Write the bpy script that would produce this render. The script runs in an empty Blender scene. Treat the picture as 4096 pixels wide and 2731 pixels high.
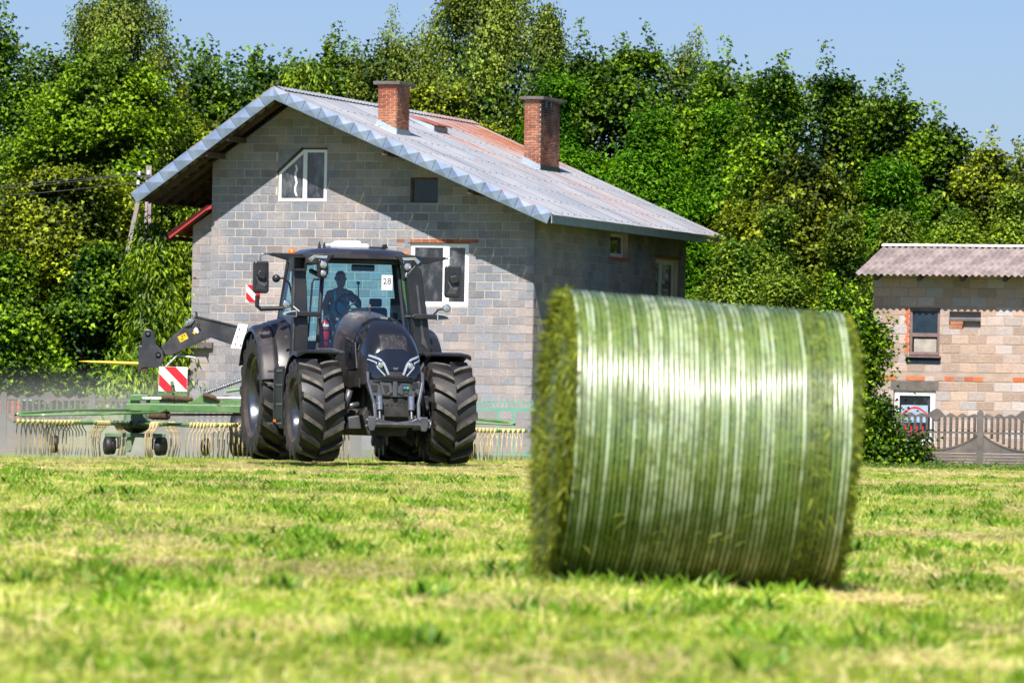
import bpy, math, random
import numpy as np
from mathutils import Vector, Matrix, noise
PI = math.pi
SC = bpy.context.scene
COL = SC.collection
# ------------------------------------------------------------------ camera
PITCH = 0.792; ROLL = 1.1
cam_d = bpy.data.cameras.new('camera'); cam = bpy.data.objects.new('camera', cam_d); COL.objects.link(cam)
cam_d.lens = 200; cam_d.sensor_width = 36; cam_d.clip_start = 0.5; cam_d.clip_end = 3000
cam_d.dof.use_dof = True; cam_d.dof.focus_distance = 87.8; cam_d.dof.aperture_fstop = 8.0
_p, _r = math.radians(PITCH), math.radians(ROLL)
r0 = Vector((1, 0, 0)); u0 = Vector((0, -math.sin(_p), math.cos(_p))); f0 = Vector((0, math.cos(_p), math.sin(_p)))
cr = r0 * math.cos(_r) + u0 * math.sin(_r); cu = -r0 * math.sin(_r) + u0 * math.cos(_r)
M = Matrix((cr, cu, -f0)).transposed().to_4x4(); M.translation = Vector((0, 0, 0.70)); cam.matrix_world = M
SC.camera = cam
# ------------------------------------------------------------------ light
SUN_DIR = Vector((0.29, 1.60, -1.97)).normalized()
w = bpy.data.worlds.new('World'); SC.world = w; w.use_nodes = True
nt = w.node_tree; nt.nodes.clear()
sky = nt.nodes.new('ShaderNodeTexSky'); sky.sky_type = 'NISHITA'; sky.sun_disc = False
sky.sun_elevation = math.asin(-SUN_DIR.z); sky.sun_rotation = math.radians(180 + 9)
sky.air_density = 1.0; sky.dust_density = 0.6; sky.ozone_density = 2.5
hs = nt.nodes.new('ShaderNodeMix'); hs.data_type = 'RGBA'; hs.blend_type = 'MULTIPLY'; hs.inputs[0].default_value = 1
hs.inputs[7].default_value = (0.90, 1.02, 1.42, 1)
bg = nt.nodes.new('ShaderNodeBackground'); bg.inputs[1].default_value = 0.05
wo = nt.nodes.new('ShaderNodeOutputWorld')
nt.links.new(sky.outputs[0], hs.inputs[6]); nt.links.new(hs.outputs[2], bg.inputs[0]); nt.links.new(bg.outputs[0], wo.inputs[0])
sl = bpy.data.lights.new('sun', 'SUN'); sl.energy = 5.0; sl.angle = math.radians(0.5); sl.color = (1.0, 0.955, 0.90)
so = bpy.data.objects.new('sun', sl); COL.objects.link(so)
so.rotation_euler = SUN_DIR.to_track_quat('-Z', 'Y').to_euler(); so.location = (-10, -10, 60)
SC.view_settings.view_transform = 'Standard'; SC.view_settings.look = 'None'; SC.view_settings.gamma = 1
SC.view_settings.use_curve_mapping = False; SC.view_settings.exposure = 0.75
SC.cycles.max_bounces = 8; SC.cycles.transparent_max_bounces = 12; SC.cycles.volume_bounces = 1
# ------------------------------------------------------------------ helpers
class MB:
    def __init__(s): s.v = []; s.f = []; s.mi = []; s.M = None
    def pt(s, p):
        p = Vector(p)
        if s.M is not None: p = s.M @ p
        s.v.append((p.x, p.y, p.z)); return len(s.v) - 1
    def face(s, ids, m=0): s.f.append(tuple(ids)); s.mi.append(m)
    def box(s, x0, x1, y0, y1, z0, z1, m=0):
        i = [s.pt(p) for p in ((x0,y0,z0),(x1,y0,z0),(x1,y1,z0),(x0,y1,z0),(x0,y0,z1),(x1,y0,z1),(x1,y1,z1),(x0,y1,z1))]
        for q in ((3,2,1,0),(4,5,6,7),(0,1,5,4),(1,2,6,5),(2,3,7,6),(3,0,4,7)): s.face([i[k] for k in q], m)
        return s
    def prism(s, poly, axis, a, b, m=0):
        def mk(p, c):
            return {'y': (p[0], c, p[1]), 'x': (c, p[0], p[1]), 'z': (p[0], p[1], c)}[axis]
        A = [s.pt(mk(p, a)) for p in poly]; B = [s.pt(mk(p, b)) for p in poly]; n = len(poly)
        s.face(A[::-1], m); s.face(B, m)
        for i in range(n): s.face((A[i], A[(i+1) % n], B[(i+1) % n], B[i]), m)
        return s
    def loft(s, rings, closed=True, caps=True, m=0):
        R = [[s.pt(p) for p in r] for r in rings]; n = len(R[0])
        for a, b in zip(R[:-1], R[1:]):
            for i in range(n if closed else n - 1):
                j = (i + 1) % n; s.face((a[i], a[j], b[j], b[i]), m)
        if caps and closed: s.face(R[0][::-1], m); s.face(R[-1], m)
        return s
    def tube(s, pts, r, n=8, m=0, caps=True, closed=False):
        pts = [Vector(p) for p in pts]; rings = []; N = len(pts)
        rs = r if isinstance(r, (list, tuple)) else [r] * N
        prev = None
        for k, p in enumerate(pts):
            if closed: t = pts[(k+1) % N] - pts[k-1]
            else: t = pts[min(k+1, N-1)] - pts[max(k-1, 0)]
            t.normalize()
            if prev is None:
                a = Vector((0, 0, 1)) if abs(t.z) < .9 else Vector((1, 0, 0))
                u = t.cross(a).normalized()
            else:
                u = (prev - t * prev.dot(t)).normalized()
            prev = u; vv = t.cross(u)
            rings.append([p + (u * math.cos(2*PI*i/n) + vv * math.sin(2*PI*i/n)) * rs[k] for i in range(n)])
        if closed: rings.append(rings[0])
        return s.loft(rings, True, caps and not closed, m)
    def lathe(s, prof, n=32, axis='x', c=(0,0,0), m=0, mats=None):
        c = Vector(c); rings = []
        for (a, r) in prof:
            ring = []
            for i in range(n):
                t = 2*PI*i/n
                if axis == 'x': q = (a, -r*math.cos(t), r*math.sin(t))
                elif axis == 'z': q = (r*math.cos(t), r*math.sin(t), a)
                else: q = (r*math.cos(t), a, r*math.sin(t))
                ring.append(c + Vector(q))
            rings.append(ring)
        R = [[s.pt(p) for p in r] for r in rings]
        for k in range(len(R) - 1):
            mm = mats[k] if mats else m
            for i in range(n):
                j = (i+1) % n; s.face((R[k][i], R[k][j], R[k+1][j], R[k+1][i]), mm)
        if prof[0][1] > 1e-4: s.face(R[0][::-1], mats[0] if mats else m)
        if prof[-1][1] > 1e-4: s.face(R[-1], mats[-1] if mats else m)
        return s
    def mesh(s, name, mats, smooth=False):
        me = bpy.data.meshes.new(name); me.from_pydata(s.v, [], s.f)
        for mt in (mats if isinstance(mats, (list, tuple)) else [mats]): me.materials.append(mt)
        if any(s.mi): me.polygons.foreach_set('material_index', s.mi)
        if smooth: me.polygons.foreach_set('use_smooth', [True] * len(me.polygons))
        me.update(); return me
    def build(s, name, mats, parent=None, loc=None, rot=None, smooth=False, bevel=0, seg=2, auto=None):
        me = s.mesh(name, mats, smooth)
        import bmesh
        bm = bmesh.new(); bm.from_mesh(me); bmesh.ops.recalc_face_normals(bm, faces=bm.faces); bm.to_mesh(me); bm.free()
        if auto is not None:
            me.polygons.foreach_set('use_smooth', [True] * len(me.polygons))
            me.set_sharp_from_angle(angle=math.radians(auto))
        o = bpy.data.objects.new(name, me); COL.objects.link(o)
        if parent: o.parent = parent
        if loc is not None: o.location = loc
        if rot is not None: o.rotation_euler = rot
        if bevel:
            b = o.modifiers.new('bevel', 'BEVEL'); b.width = bevel; b.segments = seg; b.limit_method = 'ANGLE'; b.angle_limit = math.radians(35)
            b.harden_normals = False
        return o
def obj(name, me, parent=None, loc=None, rot=None):
    o = bpy.data.objects.new(name, me); COL.objects.link(o)
    if parent: o.parent = parent
    if loc is not None: o.location = loc
    if rot is not None: o.rotation_euler = rot
    return o
def thing(name, label, cat, loc=(0,0,0), rz=0, group=None):
    o = bpy.data.objects.new(name, None); COL.objects.link(o); o.empty_display_size = .1
    o.location = loc; o.rotation_euler = (0, 0, rz); o['label'] = label; o['category'] = cat
    if group: o['group'] = group
    return o
def part(name, parent, loc=(0,0,0), rot=(0,0,0)):
    o = bpy.data.objects.new(name, None); COL.objects.link(o); o.empty_display_size = .1
    o.parent = parent; o.location = loc; o.rotation_euler = rot; return o
def tag(o, label=None, cat=None, kind=None, group=None):
    if label: o['label'] = label
    if cat: o['category'] = cat
    if kind: o['kind'] = kind
    if group: o['group'] = group
    return o
def copy_tree(o, parent=None):
    c = o.copy(); COL.objects.link(c)
    if parent is not None: c.parent = parent
    for ch in list(o.children): copy_tree(ch, c)
    return c
# ---- materials
class NT:
    def __init__(s, name):
        s.m = bpy.data.materials.new(name); s.m.use_nodes = True; s.t = s.m.node_tree; s.t.nodes.clear()
        s.out = s.n('ShaderNodeOutputMaterial')
    def n(s, typ, **kw):
        nd = s.t.nodes.new(typ)
        for k, v in kw.items(): setattr(nd, k, v)
        return nd
    def l(s, a, b): s.t.links.new(a, b)
    def setv(s, sock, v):
        if isinstance(v, bpy.types.NodeSocket): s.l(v, sock)
        elif isinstance(v, (tuple, list)) and len(v) == 3 and sock.type == 'RGBA': sock.default_value = (*v, 1)
        else: sock.default_value = v
    def mix(s, f, a, b, typ='MIX'):
        x = s.n('ShaderNodeMix', data_type='RGBA', blend_type=typ)
        s.setv(x.inputs[0], f); s.setv(x.inputs[6], a); s.setv(x.inputs[7], b); return x.outputs[2]
    def math(s, op, a, b=0.0, c=None, clamp=False):
        x = s.n('ShaderNodeMath', operation=op); x.use_clamp = clamp
        s.setv(x.inputs[0], a); s.setv(x.inputs[1], b)
        if c is not None: s.setv(x.inputs[2], c)
        return x.outputs[0]
    def mapr(s, v, a, b, c=0.0, d=1.0, smooth=False):
        x = s.n('ShaderNodeMapRange'); x.clamp = True
        if smooth: x.interpolation_type = 'SMOOTHSTEP'
        s.setv(x.inputs[0], v)
        for i, q in zip((1, 2, 3, 4), (a, b, c, d)): x.inputs[i].default_value = q
        return x.outputs[0]
    def noise(s, vec=None, scale=5, detail=4, rough=.55, out=0, w=None):
        x = s.n('ShaderNodeTexNoise'); x.inputs['Scale'].default_value = scale; x.inputs['Detail'].default_value = detail
        x.inputs['Roughness'].default_value = rough
        if vec is not None: s.l(vec, x.inputs['Vector'])
        return x.outputs[out]
    def coord(s, which='Object', o=None):
        x = s.n('ShaderNodeTexCoord')
        if o is not None: x.object = o
        return x.outputs[which]
    def pos(s): return s.n('ShaderNodeNewGeometry').outputs['Position']
    def rnd(s): return s.n('ShaderNodeObjectInfo').outputs['Random']
    def attr(s, name):
        return s.n('ShaderNodeAttribute', attribute_name=name)
    def scalev(s, vec, sc):
        x = s.n('ShaderNodeMapping'); s.l(vec, x.inputs[0]); x.inputs['Scale'].default_value = sc; return x.outputs[0]
    def sep(s, vec):
        x = s.n('ShaderNodeSeparateXYZ'); s.l(vec, x.inputs[0]); return x.outputs
    def bsdf(s, col, rough=.6, metal=0.0, spec=.5, normal=None, coat=0.0):
        b = s.n('ShaderNodeBsdfPrincipled'); s.setv(b.inputs['Base Color'], col); s.setv(b.inputs['Roughness'], rough)
        s.setv(b.inputs['Metallic'], metal); s.setv(b.inputs['Specular IOR Level'], spec); s.setv(b.inputs['Coat Weight'], coat)
        if coat: b.inputs['Coat Roughness'].default_value = .06
        if normal is not None: s.l(normal, b.inputs['Normal'])
        s.l(b.outputs[0], s.out.inputs[0]); s.b = b; return b
    def bump(s, h, strength=.3, dist=.01):
        x = s.n('ShaderNodeBump'); x.inputs['Strength'].default_value = strength; x.inputs['Distance'].default_value = dist
        s.setv(x.inputs['Height'], h); return x.outputs[0]
def pm(name, col, rough=.5, metal=0.0, var=.15, scale=4.0, dust=0.0, dustcol=(.22,.18,.13), bump=0.0, bscale=40, coat=0.0, spec=.5, rv=.08):
    N = NT(name); p = N.coord('Object')
    n1 = N.noise(p, scale, 5); n2 = N.noise(p, scale*6, 3)
    k = N.mapr(n1, .3, .7, 1-var, 1+var)
    rr = N.mapr(N.rnd(), 0, 1, 1-rv, 1+rv)
    k = N.math('MULTIPLY', k, rr)
    c = N.mix(1.0, col, N.n('ShaderNodeCombineColor').outputs[0], 'MULTIPLY')
    cc = c.node.inputs[7].links[0].from_node
    for i in range(3): N.l(k, cc.inputs[i])
    if dust:
        dm = N.math('MULTIPLY', N.mapr(n1, .42, .75), N.mapr(n2, .3, .7, .4, 1.0))
        dm = N.math('MULTIPLY', dm, dust)
        c = N.mix(dm, c, dustcol)
        rough_s = N.mix(dm, (rough,)*3, (.9,)*3)
        rs = N.sep(rough_s)[0]
    else:
        rs = N.mapr(n2, .3, .7, max(rough-.06, .02), min(rough+.08, 1))
    nm = N.bump(N.noise(p, bscale, 4), bump, .01) if bump else None
    N.bsdf(c, rs, metal, spec, nm, coat); return N.m
def leafmat(name, dark, light, trans=.35, rough=.45, spec=.35, mid=None, power=1.0):
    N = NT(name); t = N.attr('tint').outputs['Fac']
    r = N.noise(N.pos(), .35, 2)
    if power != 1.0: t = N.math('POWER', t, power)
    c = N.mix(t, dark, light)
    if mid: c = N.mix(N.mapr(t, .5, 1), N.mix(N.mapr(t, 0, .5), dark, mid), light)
    hv = N.mapr(N.rnd(), 0, 1, .85, 1.15)
    cb = N.n('ShaderNodeCombineColor'); k = N.math('MULTIPLY', N.mapr(r, .3, .7, .75, 1.2), hv)
    for i in range(3): N.l(k, cb.inputs[i])
    c = N.mix(1.0, c, cb.outputs[0], 'MULTIPLY')
    b = N.bsdf(c, rough, 0, spec)
    tr = N.n('ShaderNodeBsdfTranslucent'); tc = N.mix(1.0, c, (1.25, 1.3, .55), 'MULTIPLY'); N.l(tc, tr.inputs[0])
    ms = N.n('ShaderNodeMixShader'); ms.inputs[0].default_value = trans
    N.l(b.outputs[0], ms.inputs[1]); N.l(tr.outputs[0], ms.inputs[2]); N.l(ms.outputs[0], N.out.inputs[0]); return N.m
def ground_h(x, y):
    def ss(a, b, t):
        t = min(max((t-a)/(b-a), 0), 1); return t*t*(3-2*t)
    h = -.24 * ss(96, 126, y) - .07 * ss(45, 80, y) * (1 - ss(110, 125, y)) + .014 * min(max(x, -14), 0) * ss(60, 95, y) * (1 - ss(112, 128, y))
    h += -.075 * ss(-.3, 1.9, x) * math.exp(-((y-24)/9.0)**2)
    h += .02 * noise.noise(Vector((x*.12, y*.05, 3.1))) * ss(30, 45, y) * (1-ss(80, 84, y))
    return h
# ------------------------------------------------------------------ ground and grass
def make_ground():
    N = NT('field_soil_mat'); p = N.pos()
    ps = N.scalev(p, (1, .25, 1))
    n1 = N.noise(ps, .6, 5, .6); n2 = N.noise(ps, 2.2, 5, .65); n3 = N.noise(p, 14, 6, .75)
    c = N.mix(N.mapr(n2, .35, .65), (.10, .16, .02), (.24, .23, .08))
    c = N.mix(N.mapr(n1, .4, .62), c, N.mix(N.mapr(n2, .4, .6), (.08, .14, .02), (.18, .20, .05)))
    c = N.mix(N.mapr(n3, .5, .72, 0, .6), c, (.05, .08, .012))
    N.bsdf(c, .9, 0, .2, N.bump(n3, .8, .03)); soil = N.m
    b = MB(); ys = [-20, -5, 5, 10] + [10 + .8*i for i in range(1, 50)] + [50 + 1.5*i for i in range(60)] + [145, 170, 220, 300, 500, 900, 1500]
    xs = [-900, -300, -120, -60, -35, -22] + [-18 + .6*i for i in range(61)] + [22, 35, 60, 120, 300, 900]
    ids = [[b.pt((x, y, ground_h(x, y))) for x in xs] for y in ys]
    for j in range(len(ys)-1):
        for i in range(len(xs)-1): b.face((ids[j][i], ids[j][i+1], ids[j+1][i+1], ids[j+1][i]))
    o = b.build('field_ground', soil, smooth=True); o['kind'] = 'structure'; o['label'] = 'freshly mown hay field, level ground'
make_ground()
def blade_mesh(name, mat, n, size, hmin, hmax, wid, flat, seed, clump=0.0, longf=0.0, ncl=75, csd=.030):
    rng = np.random.default_rng(seed)
    xy = (rng.random((n, 2)) - .5) * size
    nc = max(int(size*size*ncl), 1); cc = (rng.random((nc, 2)) - .5) * size; idx = rng.integers(0, nc, n)
    cl = rng.random((n, 1)) < clump; xy = np.where(cl, cc[idx] + rng.normal(0, csd, (n, 2)), xy)
    ct = rng.random(nc); ch = rng.uniform(.5, 1.55, nc)
    h = rng.uniform(hmin, hmax, n) * np.where(cl[:, 0], ch[idx], 1.0); L = h * (1 + longf * rng.random(n)); az = rng.random(n) * 2*PI
    tilt = np.where(rng.random(n) < flat, rng.uniform(1.15, 1.52, n), np.abs(rng.normal(.35, .3, n)))
    d = np.stack([np.sin(tilt)*np.cos(az), np.sin(tilt)*np.sin(az), np.cos(tilt)], 1)
    s2 = np.stack([-np.sin(az), np.cos(az), np.zeros(n)], 1)
    rot = rng.random(n) * PI; up = np.cross(d, s2)
    sd = s2*np.cos(rot)[:, None] + up*np.sin(rot)[:, None]
    w_ = (wid * rng.uniform(.6, 1.4, n))[:, None]
    base = np.concatenate([xy, np.full((n, 1), 0.0)], 1); base[:, 2] = np.where(tilt > 1.1, rng.uniform(.003, .03, n), -.004)
    L_ = L[:, None]
    bend = np.concatenate([np.cos(az)[:, None], np.sin(az)[:, None], np.full((n, 1), -.35)], 1) * L_ * .18
    v = np.stack([base - sd*w_, base + sd*w_, base + d*L_*.6 + sd*w_*.7, base + d*L_*.6 - sd*w_*.7, base + d*L_ + bend], 1).reshape(-1, 3)
    o = np.arange(n) * 5
    me = bpy.data.meshes.new(name)
    q = np.stack([o, o+1, o+2, o+3], 1); t = np.stack([o+3, o+2, o+4], 1)
    loops = np.concatenate([q.ravel(), t.ravel()]); me.vertices.add(len(v)); me.vertices.foreach_set('co', v.ravel())
    me.loops.add(len(loops)); me.loops.foreach_set('vertex_index', loops)
    me.polygons.add(2*n)
    st = np.concatenate([np.arange(n)*4, 4*n + np.arange(n)*3]); me.polygons.foreach_set('loop_start', st)
    me.update(calc_edges=True); me.validate()
    tint = np.clip(np.where(cl[:, 0], ct[idx], .5) + rng.normal(0, .12, n), 0, 1); a = me.attributes.new('tint', 'FLOAT', 'POINT'); a.data.foreach_set('value', np.repeat(tint, 5).astype(np.float32))
    me.materials.append(mat); return me
m_grass_g = leafmat('grass_green_mat', (.12, .27, .010), (.48, .58, .05), .35, .5)
m_grass_y = leafmat('grass_straw_mat', (.15, .30, .015), (.84, .68, .34), .3, .55, mid=(.49, .56, .06))
m_clover = leafmat('clover_leaf_mat', (.08, .21, .012), (.28, .45, .03), .35, .45)
def scatter(name, label, cat, patch_me, pts):
    """geometry-node instances of one patch mesh on a point mesh: pts = (x,y,z,rot,scale)"""
    src = bpy.data.objects.new(name + '_patch', patch_me)
    me = bpy.data.meshes.new(name); pts = np.array(pts, dtype=np.float32)
    me.vertices.add(len(pts)); me.vertices.foreach_set('co', pts[:, :3].ravel())
    a = me.attributes.new('rot', 'FLOAT', 'POINT'); a.data.foreach_set('value', pts[:, 3])
    a = me.attributes.new('scl', 'FLOAT', 'POINT'); a.data.foreach_set('value', pts[:, 4])
    o = bpy.data.objects.new(name, me); COL.objects.link(o); tag(o, label, cat, 'stuff')
    g = bpy.data.node_groups.new(name + '_scatter', 'GeometryNodeTree')
    g.interface.new_socket('Geometry', in_out='INPUT', socket_type='NodeSocketGeometry'); g.interface.new_socket('Geometry', in_out='OUTPUT', socket_type='NodeSocketGeometry')
    gi = g.nodes.new('NodeGroupInput'); go = g.nodes.new('NodeGroupOutput'); oi = g.nodes.new('GeometryNodeObjectInfo'); oi.inputs[0].default_value = src
    io = g.nodes.new('GeometryNodeInstanceOnPoints')
    r = g.nodes.new('GeometryNodeInputNamedAttribute'); r.data_type = 'FLOAT'; r.inputs[0].default_value = 'rot'
    s = g.nodes.new('GeometryNodeInputNamedAttribute'); s.data_type = 'FLOAT'; s.inputs[0].default_value = 'scl'
    cx = g.nodes.new('ShaderNodeCombineXYZ'); er = g.nodes.new('FunctionNodeEulerToRotation')
    g.links.new(r.outputs[0], cx.inputs[2]); g.links.new(cx.outputs[0], er.inputs[0]); g.links.new(er.outputs[0], io.inputs['Rotation'])
    g.links.new(s.outputs[0], io.inputs['Scale']); g.links.new(gi.outputs[0], io.inputs['Points']); g.links.new(oi.outputs['Geometry'], io.inputs['Instance'])
    g.links.new(io.outputs[0], go.inputs[0]); md = o.modifiers.new('scatter', 'NODES'); md.node_group = g
    return o
def make_grass():
    rnd = random.Random(5); G = []; Y = []; C = []; T = []; D = []
    y = 11.0
    while y < 112:
        hw = .105*y + 2.2; x = -hw
        while x < hw:
            n = .6*noise.noise(Vector((x*.5, y*.08, 0))) + .8*noise.noise(Vector((x*1.7, y*.30, 5)))
            px, py = x + rnd.uniform(-.2, .2), y + rnd.uniform(-.2, .2); z = ground_h(px, py)
            k = rnd.random()*2*PI; s = rnd.uniform(.9, 1.15)
            s *= .75 if y > 70 else 1.0; Y.append((px, py, z, k, s))
            if n > -.42: G.append((px+.3, py, z, k+1, s*(.8+.25*max(n, 0))))
            m = noise.noise(Vector((x*1.3, y*.35, 9)))
            if m > -.08 or rnd.random() < .35:
                for q in range(2 if m < .2 else 5): C.append((px+rnd.uniform(-.5, .5), py+rnd.uniform(-.5, .5), z, rnd.random()*6.28, rnd.uniform(.45, 1.3)*(.7 if y > 70 else 1)))
            d_ = noise.noise(Vector((x*.8, y*.25, 21)))
            for q in range(0 if d_ < -.1 else 1 if d_ < .15 else 3): D.append((px+rnd.uniform(-.5, .5), py+rnd.uniform(-.5, .5), z+.004, rnd.random()*6.28, rnd.uniform(.5, 1.2)))
            if rnd.random() < .22 and y > 14: T.append((px+rnd.uniform(-.5, .5), py+rnd.uniform(-.5, .5), z, rnd.random()*6.28, rnd.uniform(.7, 1.3)))
            x += 1.0
        y += 1.0
    scatter('cut_stubble_grass', 'yellow-green mown stubble covering the whole field', 'stubble', blade_mesh('stubble_patch', m_grass_y, 5200, 1.35, .02, .055, .0034, .4, 1, .8, .5), Y)
    scatter('green_grass', 'fresher green grass growing through the stubble in patches', 'grass', blade_mesh('grass_patch', m_grass_g, 3000, 1.35, .025, .055, .0038, .2, 2, .9, .4, 40, .035), G)
    scatter('clover_tufts', 'dark green leafy clover tufts dotted over the mown field', 'clover', blade_mesh('clover_patch', m_clover, 260, .26, .03, .085, .010, .1, 3, .9, .1, 60, .03), C)
    scatter('loose_cut_stalks', 'pale dry cut stalks lying loose on the mown field', 'cut stalks', blade_mesh('stalk_patch', m_grass_y, 30, 1.2, .06, .15, .0028, .92, 4, 0, .6), T)
    for k in range(26): D.append((rnd.uniform(.0, 1.55), 24.1 + rnd.uniform(-.75, .25), ground_h(.8, 24)+.004, rnd.random()*6, rnd.uniform(.5, .9)))
    scatter('dry_litter', 'thin tan patches of dried cut grass lying between the green', 'dry grass', blade_mesh('litter_patch', leafmat('dry_litter_mat', (.42, .35, .12), (.76, .64, .32), .25, .7), 1100, .55, .03, .08, .0035, .85, 8, .3, .5), D)
    # raked hay lying round the rake and the wheels
    H = []
    for k in range(420):
        yy = rnd.uniform(94.5, 106); xx = rnd.uniform(-10.5, 3.0)
        d = noise.noise(Vector((xx*.5, yy*.4, 2)))
        if (d < .0 and yy < 97.5) or (-3.6 < xx < -.4 and yy < 95.5): continue
        H.append((xx, yy, ground_h(xx, yy) - .01, rnd.random()*6.28, rnd.uniform(.6, 1.15)))
    for k in range(60):
        xx = rnd.uniform(8.2, 13); yy = rnd.uniform(90, 102); H.append((xx, yy, ground_h(xx, yy), rnd.random()*6.28, rnd.uniform(.5, .9)))
    scatter('raked_hay', 'loose yellow hay raked up around the rotary rake', 'hay', blade_mesh('hay_patch', m_grass_y, 900, .9, .04, .11, .0035, .75, 6, .5, .5), H)
make_grass()
# ------------------------------------------------------------------ shared building materials
def blockmat(name, c1, c2, c3, rough=.85, wash=None):
    N = NT(name); p = N.pos(); r = N.math('FRACT', N.math('ADD', N.rnd(), N.attr('tint').outputs['Fac']))
    big = N.mapr(N.noise(p, .55, 3), .38, .62)
    c = N.mix(big, c1, c2); c = N.mix(N.mapr(r, .55, .95, 0, .75), c, c3)
    k = N.mapr(r, 0, 1, .78, 1.18); r2 = N.math('FRACT', N.math('MULTIPLY', r, 7.31)); k = N.math('MULTIPLY', k, N.mapr(r2, 0, 1, .85, 1.12))
    fine = N.noise(p, 14, 6, .7); k = N.math('MULTIPLY', k, N.mapr(fine, .3, .7, .86, 1.12))
    cb = N.n('ShaderNodeCombineColor')
    for i in range(3): N.l(k, cb.inputs[i])
    c = N.mix(1.0, c, cb.outputs[0], 'MULTIPLY')
    if wash: c = N.mix(N.math('MULTIPLY', N.mapr(N.noise(N.scalev(p, (1, 1, .7)), .9, 6, .7), .50, .68, 0, .6), N.mapr(fine, .35, .6, .4, 1)), c, wash)
    N.bsdf(c, rough, 0, .3, N.bump(fine, 1.0, .02)); return N.m
m_block = blockmat('cinder_block_mat', (.235, .245, .275), (.375, .315, .295), (.165, .185, .22), wash=(.44, .375, .34))
m_block2 = blockmat('tan_block_mat', (.52, .36, .265), (.44, .33, .27), (.36, .34, .34))
m_brick = blockmat('brick_mat', (.34, .095, .045), (.52, .24, .13), (.13, .05, .035))
m_mortar = pm('mortar_mat', (.52, .43, .345), .9, var=.2, scale=1.5, bump=.4)
m_mortar2 = pm('grey_mortar_mat', (.40, .31, .25), .9, var=.2, scale=1.5, bump=.4)
m_conc = pm('weathered_concrete_mat', (.125, .108, .096), .9, var=.3, scale=3, bump=.6)
m_wood = pm('brown_timber_mat', (.085, .05, .032), .8, var=.35, scale=3, bump=.4)
m_wood_l = pm('batten_mat', (.22, .165, .11), .85, var=.35, scale=2, bump=.3)
m_white = pm('white_frame_mat', (.80, .81, .82), .4, var=.03)
m_grey_n = pm('zinc_nail_mat', (.16, .17, .19), .6)
m_red = pm('red_sheet_mat', (.42, .035, .035), .45, var=.1, scale=2)
m_dkbrown = pm('dark_brown_sheet_mat', (.07, .035, .035), .5)
m_flash = pm('lead_flashing_mat', (.36, .42, .48), .45, .6, var=.12, scale=3)
def panemat():  # mottled grey painted in place of reflections in the glass
    N = NT('window_pane_mat'); p = N.scalev(N.pos(), (1.0, 1.0, .45)); n = N.noise(p, 3.2, 4, .6)
    N.bsdf(N.mix(N.mapr(n, .45, .72), (.02, .024, .03), (.16, .16, .17)), .08, 0, .8); return N.m
m_pane = panemat()
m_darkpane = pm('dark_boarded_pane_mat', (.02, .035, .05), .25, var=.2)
HOUSE = thing('house', 'large unfinished grey block house with long sloping metal roof and two brick chimneys', 'house', (0.5987, 166, 0), math.radians(-18))
def sootmat():
    m = blockmat('sooty_brick_mat', (.32, .10, .05), (.52, .25, .14), (.14, .06, .045)); t = m.node_tree
    b = [n for n in t.nodes if n.type == 'BSDF_PRINCIPLED'][0]; src = b.inputs['Base Color'].links[0].from_socket
    N = NT.__new__(NT); N.m = m; N.t = t; s = N.sep(N.coord('Object', HOUSE)); n = N.noise(N.pos(), 1.6, 5, .65)
    side = N.mapr(s[0], -3.42, -3.34, .12, 1); f = N.math('MULTIPLY', side, N.mapr(N.math('ADD', n, N.math('MULTIPLY', s[2], .12)), 1.52, 1.84, .15, .97), clamp=True)
    top = N.mapr(s[2], 10.95, 11.15, 0, .85); f = N.math('MAXIMUM', f, top)
    N.l(N.mix(f, src, (.028, .020, .018)), b.inputs['Base Color']); return m
m_brick_soot = sootmat()
def roofmat():
    N = NT('weathered_sheet_roof_mat'); p = N.coord('Object', HOUSE); s = N.sep(p); x, y = s[0], s[1]
    st = N.scalev(p, (.35, 3.0, .35))
    nl = N.noise(st, 1.1, 6, .65); nf = N.noise(N.scalev(p, (1, 2.2, 1)), 2.5, 6, .7); nb = N.noise(p, .5, 4)
    base = N.mix(N.mapr(nb, .35, .65), (.39, .405, .43), (.54, .54, .54))
    base = N.mix(N.mapr(nf, .5, .75, 0, .35), base, (.34, .36, .40))
    # rust regions (fixed to the roof): upper rear strip behind the roof hatch, run-off below the rear chimney, streaks on the lower rear part
    def box(v, a, b, s_): return N.math('MULTIPLY', N.mapr(v, a - s_, a + s_), N.mapr(v, b - s_, b + s_, 1, 0))
    up = N.math('MULTIPLY', box(x, -7.7, -4.3, .9), box(y, 11.8, 17.2, 1.0))
    hatch = N.math('MULTIPLY', box(x, -6.0, -4.0, .6), box(y, 8.0, 9.4, .5))
    run = N.math('MULTIPLY', box(x, -3.1, .2, .5), box(y, 10.9, 12.7, .35))
    low = N.math('MULTIPLY', box(x, -3.4, 1.2, .5), box(y, 6.0, 17.0, 1.5))
    rust = N.math('MULTIPLY', up, N.mapr(nl, .34, .46, .1, 1))
    rust = N.math('MAXIMUM', rust, N.math('MULTIPLY', hatch, N.mapr(nl, .42, .52, 0, 1)))
    rust = N.math('MAXIMUM', rust, N.math('MULTIPLY', run, N.mapr(nl, .40, .58, 0, .55)))
    rust = N.math('MAXIMUM', rust, N.math('MULTIPLY', low, N.mapr(nl, .55, .61, 0, .6)))
    rust = N.math('MAXIMUM', rust, N.mapr(nl, .68, .76, 0, .6))
    rc = N.mix(N.mapr(nf, .4, .6), (.27, .075, .035), (.40, .17, .09))
    N.bsdf(N.mix(rust, base, rc), N.mapr(rust, 0, 1, .42, .85), N.mapr(rust, 0, 1, .35, 0), .5); return N.m
m_roof = roofmat()
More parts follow.
